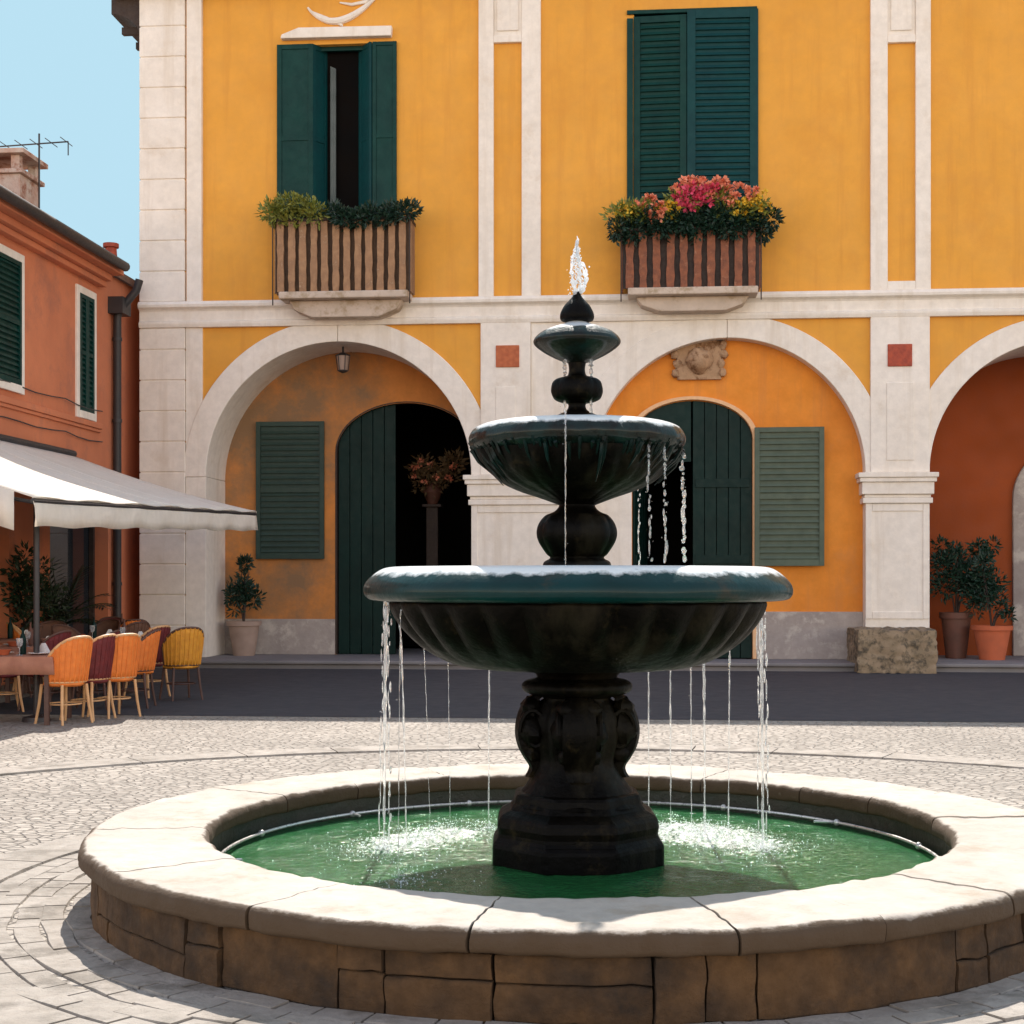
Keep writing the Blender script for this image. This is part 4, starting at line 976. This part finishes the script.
spots = [(T1, 'the front rust table'), (T2, 'the second rust table'), (T3, 'the cream table behind the burgundy chairs'), (T4, 'the cream table behind the golden chair')]
for T, nm in spots:
    x, y = T.location.x, T.location.y
    plate(x+.24, y-.05, .762, 'white plate on the square side of '+nm); plate(x-.22, y+.05, .762, 'white plate on the house side of '+nm)
    glass(x+.08, y-.2, .76, 'wine glass at the near edge of '+nm); glass(x-.05, y+.22, .76, 'wine glass at the far edge of '+nm)
def bottle(x, y, z, m, label):
    mb = MB(); mb.lathe([(.036, 0), (.038, .01), (.038, .17), (.030, .2), (.013, .24), (.013, .29), (.015, .3), (0, .3)], 16, (x, y, z)); tag(mb.build('bottle', m, None, smooth=True), label, 'bottle', 'bottles on the cafe tables')
for T, nm in spots+[(T6, 'the third rust table'), (T7, 'the farthest cream table'), (T5, 'the dark round table')]:
    bottle(T.location.x+.02, T.location.y+.03, .76, 'doorgreen' if T in (T1, T3, T6) else 'brownpot', 'dark bottle standing on '+nm)
    mb = MB(); x, y = T.location.x-.12, T.location.y-.16
    mb.lathe([(.05, 0), (.075, .05), (.085, .06), (.07, .055), (0, .03)], 18, (x, y, .76)); tag(mb.build('bowl', 'terra', None, smooth=True), 'small clay bowl on '+nm, 'bowl', 'bowls on the cafe tables')
    mb = MB(); x, y = T.location.x+.2, T.location.y+.18
    mb.prism([(x-.07, .764), (x+.07, .764), (x+.005, .88), (x-.005, .88)], y-.05, y+.05); tag(mb.build('napkin', 'china', None), 'folded white napkin on '+nm, 'napkin', 'napkins on the cafe tables')
# big plants against the house
x_, y_ = gp(84, 24.6)
E = empty('palm_plant', (x_-.4, y_, 0), 'large dark palm in a clay tub in front of the house under the awning', 'potted plant')
bx_ = x_-.4
mb = MB(); mb.lathe([(.25, 0), (.36, .55), (.4, .56), (.4, .64), (.34, .64), (.32, .58), (0, .58)], 28, (bx_, y_, 0)); mb.build('pot', 'terra', E, smooth=True)
mb = MB(); st = MB()
for k in range(26):
    a_ = k*2.4; el = random.uniform(.35, 1.35); L = random.uniform(.9, 1.5); pts = []
    for i in range(9):
        s_ = i/8; rr = L*s_*math.cos(el)*(.9); zz = .6+L*s_*math.sin(el)+.25-(.55*s_*s_*L*math.cos(el))
        pts.append(Vector((bx_+rr*math.cos(a_), y_+rr*math.sin(a_), zz)))
    pts[0].z = .58
    st.tube(pts, [.014-.001*i for i in range(9)], 5)
    for i in range(2, 9):
        for q in (-1, 1):
            for h_ in (0, .5):
                p0 = pts[i-1].lerp(pts[i], h_); dr = (pts[i]-pts[i-1]).normalized(); sd_ = dr.cross(Vector((0, 0, 1))).normalized()*q
                d_ = (dr*.7+sd_+Vector((0, 0, -.25))).normalized(); L2 = .30*(1-.4*abs(i/8-.5)); nrm = Vector((0, 0, 1))
                wv = d_.cross(nrm).normalized()*.022
                mb.add([p0, p0+d_*L2*.5+wv, p0+d_*L2, p0+d_*L2*.5-wv], [(0, 1, 2, 3)])
st.build('stems', 'leaf', E); mb.build('foliage', 'leaf', E)
x_, y_ = gp(60, 23.2)
pot('potted_shrub', x_-.45, y_, 0, .28, .55, 'brownpot', 'leaf', 'dark leafy shrub in a brown pot beside the palm by the shop window', [(0, 0, 1.2, .5, .45, .6), (0, 0, 1.8, .35, .35, .35)], n=1500, cat='potted plant')

# ------------------------------------------------------------------ stone basin
RO, RI, CH = 2.46, 1.87, .354
Bs = empty('stone_basin', (FX0, FY0, 0), 'wide round basin of ochre stone blocks with a pale rounded coping', 'fountain basin')
def arc_block(mb, r0, r1, z0, z1, a0, a1, rd=.03, st=10, jr=0, sub=1):
    # rounded rectangular section swept round the axis
    if rd > 0:
        sec = []
        for cx_, cz_, s0 in ((r1-rd, z1-rd, 0), (r0+rd, z1-rd, PI/2), (r0+rd*.5, z0+rd*.5, PI), (r1-rd*.5, z0+rd*.5, 3*PI/2)):
            k = rd if cz_ > (z0+z1)/2 else rd*.5
            for i in range(5): t = s0+PI/2*i/4; sec.append((cx_+k*math.cos(t), cz_+k*math.sin(t)))
        # subdivide long top edge
        s2 = []
        for i in range(len(sec)):
            p0, p1 = sec[i], sec[(i+1) % len(sec)]; s2.append(p0); L = math.hypot(p1[0]-p0[0], p1[1]-p0[1]); m_ = int(L/.045)
            for q in range(1, m_+1): s2.append((p0[0]+(p1[0]-p0[0])*q/(m_+1), p0[1]+(p1[1]-p0[1])*q/(m_+1)))
        sec = s2
    n = len(sec); vs = []
    for q in range(st+1):
        t = a0+(a1-a0)*q/st
        for r, z_ in sec: vs.append((FX0+r*math.cos(t), FY0+r*math.sin(t), z_))
    fs = [(q*n+i, q*n+(i+1) % n, (q+1)*n+(i+1) % n, (q+1)*n+i) for q in range(st) for i in range(n)]+[tuple(range(n))[::-1], tuple(st*n+i for i in range(n))]
    mb.add(vs, fs)
def scuff(o, amp1, s1, amp2, s2):
    for v in o.data.vertices:
        w_ = v.co; n1 = noise.noise(w_*s1); n2 = noise.turbulence(w_*s2, 3, False)
        d = Vector((w_.x, w_.y, 0)).normalized(); v.co += d*(n1*amp1)+Vector((0, 0, 1))*(noise.noise(w_*s1+Vector((9, 3, 1)))*amp1*.6)+noise.noise_vector(w_*s2)*amp2
    o.data.update()
mb = MB(); angs = [0]; rnd = random.Random(11)
# joints roughly where the photograph shows them (angles measured from +X)
angs = [math.radians(a_) for a_ in (-168, -141, -118, -96.5, -74, -60, -43, -18, 8, 30, 47, 68, 92, 118, 138, 156, 192)]
for i in range(len(angs)-1): arc_block(mb, RI, RO+.02+rnd.uniform(-.008, .01), .258, CH+rnd.uniform(-.004, .004), angs[i]+.0022, angs[i+1]-.0022, .045, max(8, int((angs[i+1]-angs[i])/.03)))
o = mb.build('coping', 'coping', Bs, smooth=True); wa = o.data.attributes.new('side_shade', 'FLOAT', 'POINT')
for v in o.data.vertices:
    r = math.hypot(v.co.x, v.co.y); wa.data[v.index].value = max(0, min(1, (r-(RO-.03))/.045+max(0, (.335-v.co.z)/.03)*(r > RO-.1)))+.95*max(0, min(1, (RI+.04-r)/.03))  # shade on the coping's outer and inner sides, painted in as brown
scuff(o, .012, 2.2, .009, 15)
mb = MB(); 
for (z0, z1, nn, ph) in ((.0, .253, 17, .1),):
    cuts = []; t = ph
    while t < ph+2*PI-.14: cuts.append(t); t += rnd.choice((.08, .12, .17, .24, .3, .38))
    cuts.append(ph+2*PI)
    for i in range(len(cuts)-1):
        zs_b = [(z0, z1)]
        if rnd.random() < .4: zq = rnd.uniform(.10, .16); zs_b = [(z0, zq-.003), (zq+.003, z1)]
        for (zl_, zh_) in zs_b: arc_block(mb, RO-.3, RO-.035+rnd.uniform(-.016, .010), zl_, zh_, cuts[i]+.0024, cuts[i+1]-.0024, .014, max(4, int((cuts[i+1]-cuts[i])/.03)))
o = mb.build('basin_wall', 'bwall', Bs, smooth=True); scuff(o, .012, 3.5, .011, 14)
mb = MB(); mb.lathe([(RO-.13, .01), (RO-.125, .2), (RO-.12, .262), (RI+.05, .262), (RI+.03, 0.02)], 128, (FX0, FY0, 0)); mb.build('mortar_core', 'joint', Bs)
mb = MB(); mb.lathe([(RI+.035, .262), (RI+.028, .0)], 128, (FX0, FY0, 0)); mb.f = mb.f[:128]; mb.build('inner_wall', 'moss', Bs, smooth=True)
mb = MB(); mb.tube([(FX0+(RI-.03)*math.cos(2*PI*k/96), FY0+(RI-.03)*math.sin(2*PI*k/96), .185) for k in range(97)], .009, 8)
for k in range(14):
    a_ = k*2*PI/14+.2; r = RI-.03; mb.sphere((FX0+r*math.cos(a_), FY0+r*math.sin(a_), .185), .02, 1)
    if k % 2: mb.tube([(FX0+r*math.cos(a_), FY0+r*math.sin(a_), .185), (FX0+(r-.13)*math.cos(a_+.03), FY0+(r-.13)*math.sin(a_+.03), .195)], .008, 6)
mb.build('feed_pipe', 'pipe', Bs, smooth=True)
# pool water, rippled mesh
WZ = .155
streams_land = []
mb = MB(); nr, na = 150, 400; vs = [(FX0, FY0, WZ)]
LAND = []
def stream_pos(px_off, back):   # px offset from axis at the bowl, returns x,y on a circle of radius r
    pass
def rim_pt(r, px, back):
    dx = (px-577)/F*7.8
    s_ = max(-.999, min(.999, dx/r)); a_ = math.asin(s_)
    dy = math.cos(a_)*r*(1 if back else -1)
    vx = Vector((ca, sa)); vy = Vector((-sa, ca))
    q = Vector((FX0, FY0))+vx*dx+vy*dy; return q
STR = [  # px, back, top z, end z, radius, lean, lower bowl?
    (381, True, 1.48, .2, .011), (402, True, 1.48, .2, .006), (425, True, 1.47, .2, .0022), (445, True, 1.46, .2, .0022), (487, True, 1.46, .2, .006), (410, False, 1.46, .2, .003),
    (665, True, 1.46, .2, .005), (688, True, 1.46, .2, .006), (709, True, 1.46, .2, .005), (722, True, 1.46, .2, .009), (743, True, 1.46, .2, .005), (772, True, 1.48, .2, .012)]
for (px, bk_, *_r) in STR:
    q = rim_pt(1.06, px, bk_); LAND.append((q.x, q.y, .02 if _r[2] > .006 else .01))
for i in range(1, nr+1):
    r = (RI+.03)*i/nr
    for k in range(na):
        a_ = 2*PI*k/na; x, y = FX0+r*math.cos(a_), FY0+r*math.sin(a_)
        h = .006*noise.noise((x*5, y*5, 0))+.003*noise.noise((x*14, y*14, 3))
        e = 0
        for (lx, ly, am) in LAND:
            d = math.hypot(x-lx, y-ly)
            if d < .9: h += am*.28*math.cos(d*75)*math.exp(-d*4.2); e += math.exp(-d*5)
        h += .012*min(e, 1.6)*noise.turbulence(Vector((x*16, y*16, 1)), 3, False)
        vs.append((x, y, WZ+h))
fs = [(0, 1+k, 1+(k+1) % na) for k in range(na)]+[(1+(i-1)*na+k, 1+i*na+k, 1+i*na+(k+1) % na, 1+(i-1)*na+(k+1) % na) for i in range(1, nr) for k in range(na)]
mb.add(vs, fs); o = mb.build('pool_water', 'water', None, smooth=True); tag(o, kind='structure')
fa = o.data.attributes.new('foam', 'FLOAT', 'POINT')
for v in o.data.vertices:
    e = sum((am/.02)*math.exp(-((v.co.x-lx)**2+(v.co.y-ly)**2)/.12) for lx, ly, am in LAND)
    fa.data[v.index].value = min(.78, e*.55)
for p_ in o.data.polygons: p_.use_smooth = True
mb = MB(); mb.lathe([(RI+.0, 0.03), (RI-.0, .032)], 96, (FX0, FY0, 0)); 

# ------------------------------------------------------------------ tiered bronze fountain
Fn = empty('tiered_fountain', (FX0, FY0, .05), 'dark wet tiered fountain with two wide teal-rimmed bowls and a small top bowl', 'fountain')
C3 = (FX0, FY0, 0)
def pz(y): return CZ+(HOR-y)*.005186
def pr(v): return v*.005186
def L(pts): return [(pr(r), pz(y)) for r, y in pts]
mb = MB(); mb.lathe(L([(86, 880), (91, 858), (91, 838), (84, 832), (86, 822), (84, 812), (72, 806), (68, 800), (66, 790)])[0:], 8, C3, a0=PI/8+YAW)
o = mb.build('plinth', 'bronze', Fn, bevel=.02)
def smoothprof(pts, k=4):
    out = []
    P = [pts[0]]+pts+[pts[-1]]
    for i in range(1, len(P)-2):
        for j in range(k):
            t = j/k; a_, b_, c_, d_ = P[i-1], P[i], P[i+1], P[i+2]
            out.append(tuple(.5*((2*b_[q])+(-a_[q]+c_[q])*t+(2*a_[q]-5*b_[q]+4*c_[q]-d_[q])*t*t+(-a_[q]+3*b_[q]-3*c_[q]+d_[q])*t**3) for q in (0, 1)))
    out.append(pts[-1]); return out
col = [(66, 802), (57, 792), (49, 781), (43, 770), (40, 758), (43, 745), (45, 730), (43, 715), (37, 703), (34, 697), (46, 694), (54, 690), (55, 684), (50, 680), (40, 677), (46, 670), (52, 664)]
mb = MB(); mb.lathe(smoothprof(L(col), 3), 96, C3, fn=lambda r, z, a: r*(1+(.035*math.cos(12*a) if pz(765) < z < pz(700) else .0))); mb.build('pedestal', 'bronze', Fn, smooth=True)
# scrolls round the pedestal
def scroll(ang):
    rot = Matrix.Translation(C3) @ Matrix.Rotation(ang, 4, 'Z')
    mb = MB(rot); pts = []; rs = []
    # side profile in (radius, z): S-scroll with volute ends
    path = [(30, 693), (40, 694), (48, 699), (54, 708), (58, 720), (59, 733), (56, 746), (50, 757), (45, 765), (46, 771), (49, 776)]
    for r, y in smoothprof(path, 3): pts.append((pr(r), 0, pz(y)))
    n = len(pts)
    # ribbon with width
    wv = [.055+.03*math.sin(PI*i/(n-1)) for i in range(n)]
    vs = []; th = .05
    for i, p_ in enumerate(pts):
        for dy, dr in ((-1, -th), (-1, 0), (-.5, .016), (0, .006), (.5, .016), (1, 0), (1, -th)): vs.append((p_[0]+dr, dy*wv[i], p_[2]))
    m_ = 7
    mb.add(vs, [(i*m_+k, i*m_+(k+1) % m_, (i+1)*m_+(k+1) % m_, (i+1)*m_+k) for i in range(n-1) for k in range(m_)])
    for y, r0, rr in ((707, 46, .055), (729, 44, .085), (752, 43, .05)):
        mb.sphere((pr(r0), -.06, pz(y)), rr, 1, .25); mb.sphere((pr(r0), .06, pz(y)), rr, 1, .25)
    for s_ in (-1, 1):   # spiral on each flank
        sp = [(pr(43)+.075*(1-k/26)*math.cos(k*.42), s_*.105, pz(730)+.13*(1-k/26)*math.sin(k*.42)) for k in range(25)]
        mb.tube(sp, .014, 6)
    return mb.build('scroll', 'bronze', Fn, smooth=True)
for k in range(4): scroll(YAW+k*PI/2)
# lower bowl
bowl = [(46, 668), (95, 667.5), (120, 664), (140, 656), (156, 645), (170, 630), (180, 616), (186, 604), (184, 600)]
def flute(r, z, a):
    t = max(0, min(1, (pz(600)-z)/(pz(600)-pz(668)))); k = math.sin(PI*min(1, t*1.15+.08)); f_ = abs(math.sin(a*14))
    return r*(1+.045*(f_-.55)*max(k, .15))
mb = MB(); mb.lathe(smoothprof(L(bowl), 4), 336, C3, fn=flute); mb.build('lower_bowl', 'bronze', Fn, smooth=True)
def lump(r, z, a, q=[0]): return r*(1+.006*noise.noise((math.cos(a)*3, math.sin(a)*3, z*6)))
rim = [(182, 600), (196, 600.5), (207, 599), (211.5, 595), (212.5, 590), (211, 584), (205, 577), (197, 571), (190, 568), (180, 567), (176, 569), (172, 574), (40, 578)]
mb = MB(); mb.lathe(smoothprof(L(rim), 3), 160, C3, fn=lump); o = mb.build('bowl_rim', 'patina', Fn, smooth=True)
def rim_glint(o, z0, z1):  # paints the white highlight of the wet rim tops into the colour
    at = o.data.attributes.new('rim_glint', 'FLOAT', 'POINT')
    for v in o.data.vertices:
        zz = v.co.z+wloc(Fn).z; nn = noise.noise((v.co.x*5, v.co.y*5, 2)); at.data[v.index].value = max(0, min(1, (zz-z0)/(z1-z0)+.45*nn*(zz > z0-.02)))
rim_glint(o, pz(579), pz(570))
mb = MB(); mb.lathe([(pr(30), pz(570.5)), (pr(177), pz(570.5)), (pr(178), pz(571.5))], 120, C3); mb.f = mb.f[:240]; mb.build('bowl_water', 'water', Fn, smooth=True)
# gadroon ribs hanging under the rim edge
stem = [(30, 572), (34, 568), (33, 562), (27, 558), (31, 552), (37, 542), (39, 533), (37, 524), (31, 516), (22, 511), (18, 506), (19, 502), (24, 499)]
mb = MB(); mb.lathe(smoothprof(L(stem), 4), 96, C3, fn=lambda r, z, a: r*(1+(.05*abs(math.sin(6*a)) if pz(556) < z < pz(514) else 0))); mb.build('baluster_stem', 'bronze', Fn, smooth=True)
ub = [(18, 505), (36, 498), (56, 491), (73, 483), (85, 473), (93, 463), (98, 456), (100, 452)]
mb = MB(); mb.lathe(smoothprof(L(ub), 4), 240, C3, fn=lambda r, z, a: r*(1+.025*abs(math.sin(12*a))+.03*noise.noise((math.cos(a)*8, math.sin(a)*8, z*9)))); mb.build('upper_bowl', 'bronze', Fn, smooth=True)
def drip(r, z, a):
    return r*(1+.012*noise.noise((math.cos(a)*9, math.sin(a)*9, z*8)))
rim2 = [(93, 455), (100, 452), (106, 447), (108.5, 441), (107, 435), (102, 429), (94, 425.5), (84, 424), (78, 427), (20, 430)]
mb = MB(); P_ = smoothprof(L(rim2), 3); mb.lathe(P_, 200, C3, fn=drip); o = mb.build('bowl_rim', 'patina2', Fn, smooth=True); rim_glint(o, pz(434), pz(428))
# ragged moss fringe hanging from upper rim
mb = MB()
for k in range(620):
    a_ = random.uniform(0, 2*PI); r = pr(random.uniform(96, 107.5)); ln = random.uniform(.03, .15)*(1+.7*noise.noise((math.cos(a_)*5, math.sin(a_)*5, 0))); z0_ = pz(random.uniform(438, 452))
    x, y = FX0+r*math.cos(a_), FY0+r*math.sin(a_); ix, iy = FX0+(r-.04-ln*.5)*math.cos(a_), FY0+(r-.04-ln*.5)*math.sin(a_)
    mb.tube([(x, y, z0_), ((x*2+ix)/3, (y*2+iy)/3, z0_-ln*.5), (ix, iy, z0_-ln)], [.011, .009, .002], 5)
mb.build('moss_fringe', 'patina2', Fn, smooth=True)
mb = MB(); mb.lathe([(pr(20), pz(426.5)), (pr(82), pz(426.5)), (pr(83), pz(427.5))], 96, C3); mb.f = mb.f[:192]; mb.build('bowl_water', 'water', Fn, smooth=True)
fin = [(27, 430), (27, 421), (24, 417), (17, 414), (10, 410), (9, 404), (16, 402), (22, 399), (24.5, 394), (25, 389), (23, 382), (17, 378), (10, 376), (8, 370), (9, 363)]
mb = MB(); mb.lathe(smoothprof(L(fin), 3), 64, C3, fn=lambda r, z, a: r*(1+(.07*abs(math.sin(4*a)) if pz(403) < z < pz(378) else 0))); mb.build('finial_stem', 'bronze', Fn, smooth=True)
sb = [(9, 363), (18, 360), (30, 354), (39, 348), (43.5, 343), (42, 338), (35, 332), (24, 327.5), (13, 324), (8, 321)]
mb = MB(); mb.lathe(smoothprof(L(sb), 4), 96, C3); o = mb.build('top_bowl', 'patina2', Fn, smooth=True); rim_glint(o, pz(334), pz(326))
cp = [(8, 323), (15, 321), (17, 318), (16.5, 313), (13, 306), (8.5, 301), (5, 297), (3, 292)]
mb = MB(); mb.lathe(smoothprof(L(cp), 4), 48, C3); mb.build('spout', 'bronze', Fn, smooth=True)

# ------------------------------------------------------------------ water
def stream(name, p0, vel, zend, r, label, seed, cat='water stream', beads=.35, group='streams of water falling from the bowls'):
    rn = random.Random(seed); pts = []; rs = []; g_ = 9.8; T = 0; z0_ = p0[2]
    tt = math.sqrt(2*max(.01, z0_-zend)/g_); n = 46
    for i in range(n+1):
        t = tt*(i/n)**.8; x = p0[0]+vel[0]*t; y = p0[1]+vel[1]*t; z_ = z0_-.5*g_*t*t
        k = 1.35-.65*i/n
        rr = r*k*(.75+beads*1.6*noise.noise((i*.45, seed*3.1, 0))+rn.uniform(-.25, .25)*(.3+i/n))
        pts.append((x+rn.uniform(-1, 1)*.0014, y+rn.uniform(-1, 1)*.0014, z_)); rs.append(max(.0012, rr))
    mb = MB()
    if beads > .5:
        i = 6; mb.tube(pts[:8], [q*.8 for q in rs[:7]]+[.001], 8)
        while i < n-2:
            ln = rn.choice((1, 2, 2, 3)); e = min(n, i+ln); L_ = (pts[i][2]-pts[e][2])/2; rr = r*rn.uniform(.6, 1.25)
            mb.sphere(((pts[i][0]+rn.gauss(0, .004)), pts[i][1], (pts[i][2]+pts[e][2])/2), rr, 1, .5, sz=max(1., L_/rr*rn.uniform(.9, 1.3))); i = e+rn.choice((0, 0, 1))
    else: mb.tube(pts, rs, 8)
    for k in range(int(8+r*900)):   # loose drops beside the thread
        i = rn.randrange(6, n); mb.sphere((pts[i][0]+rn.gauss(0, 1)*.008, pts[i][1]+rn.gauss(0, 1)*.008, pts[i][2]), rn.uniform(.001, .0028), 0)
    o = mb.build(name, 'spray', None, smooth=True); tag(o, label, cat, group); return pts[-1]
labs = ['thickest thread of water dropping from the far left lip of the wide bowl', 'second thread from the left under the wide bowl lip', 'faint third thread of water left of the pedestal', 'faint fourth thread of water left of the pedestal', 'long thin thread falling just left of the pedestal into the pool',
        'hair-thin thread falling into the green water at the front left', 'thin thread of water closest to the right of the pedestal', 'second thread of water to the right of the pedestal', 'third thread of water to the right of the pedestal',
        'bright fourth thread right of the pedestal with a tall splash', 'fifth thread right of the pedestal, before the outermost one', 'thickest thread of water dropping from the far right lip of the wide bowl']
for i, ((px, bk_, zt_, ze, r), lb) in enumerate(zip(STR, labs)):
    sh = {402: (-12, .13), 425: (-14, .15), 743: (5, -.05), 445: (-6, .07)}.get(px, (0, 0))
    q = rim_pt(1.075, px+sh[0], bk_); d = (q-Vector((FX0, FY0))).normalized()*.03
    stream('water_stream', (q.x, q.y, zt_), (d.x+sh[1], d.y), WZ, r, lb, i)
    if r > .01:
        for j_, (ox, rr_) in enumerate(((.014, .005), (-.012, .004))):
            stream('water_stream', (q.x+ox, q.y, zt_+.01), (d.x+ox*2, d.y), WZ, rr_, 'fine broken strand just '+('right' if ox > 0 else 'left')+' of the thickest thread at the far '+('left' if px < 577 else 'right')+' lip', 90+i*3+j_, beads=.7)
for i, (px, bk_, r, lb) in enumerate(((680, False, .012, 'thick thread of water at the right lip of the upper bowl'), (657, False, .007, 'beaded thread falling from the upper bowl, second from its right lip'), (641, False, .006, 'beaded thread falling from the upper bowl, third from its right lip'),
                                      (645, True, .004, 'thin thread falling behind the upper bowl on the right'))):
    q = rim_pt(.545, px, bk_); d = (q-Vector((FX0, FY0))).normalized()*.03
    stream('water_stream', (q.x, q.y, pz(452)), (d.x, d.y), pz(571), r, lb, 40+i, beads=.6)
q = rim_pt(.05, 571, False); stream('water_stream', (FX0-.03, FY0-.585, pz(424)), (0, 0), pz(571), .004, 'thin thread running down in front of the upper bowl and stem', 60)
for i, (dx, lb) in enumerate(((-.06, 'short thread left of the neck below the top bowl'), (.075, 'short thread right of the neck below the top bowl'))):
    stream('water_stream', (FX0+dx, FY0-.06, pz(362)), (0, 0), pz(424), .010, lb, 70+i, beads=.5)
# jet at the top
rn = random.Random(5); mb = MB()
for c_ in range(4):
    pts = []; rs = []; top = 236+c_*7; dx, dy = rn.gauss(0, .022), rn.gauss(0, .018)
    for i in range(34):
        t = i/33; z_ = pz(297)+(pz(top)-pz(297))*t; k = math.sin(PI*min(1, t*1.1))
        pts.append((FX0+dx*k+.010*noise.noise((t*6, c_*4., 1)), FY0+dy*k+.010*noise.noise((t*6, c_*4., 7)), z_)); rs.append(max(.002, (.0095*(1-t)**.4)*(1+1.2*noise.noise((t*14, c_*7., 3)))+rn.uniform(-.003, .004)))
    rs[-1] = .002; mb.tube(pts, rs, 9)
for k in range(620):
    t = rn.random()**.8; z_ = pz(304)+(pz(240)-pz(304))*t; s_ = .030*math.sin(PI*min(1, .18+t*.8)); mb.sphere((FX0+rn.gauss(0, 1)*s_*.62, FY0+rn.gauss(0, 1)*s_*.62, z_), rn.uniform(.001, .0045), 0)
tag(mb.build('water_jet', 'foam', None, smooth=True), 'sparkling jet of water rising from the top of the fountain', 'water jet')
# foam and splash drops on the pool
mb = MB(); rn = random.Random(9)
for (lx, ly, am) in LAND:
    nd = int(am*24000)
    for k in range(nd):
        a_ = rn.uniform(0, 2*PI); d = abs(rn.gauss(0, .21)); hgt = max(0, rn.gauss(.0, .05))*math.exp(-d*6)
        x, y = lx+d*math.cos(a_), ly+d*math.sin(a_)*1.3
        if math.hypot(x-FX0, y-FY0) > RI-.05 or math.hypot(x-FX0, y-FY0) < .5: continue
        mb.sphere((x, y, WZ+.004+hgt), rn.uniform(.0012, .0036), 0)
tag(mb.build('foam', 'foam', None, smooth=True), 'white foam and splash drops on the green water round the pedestal', 'foam', kind='stuff')
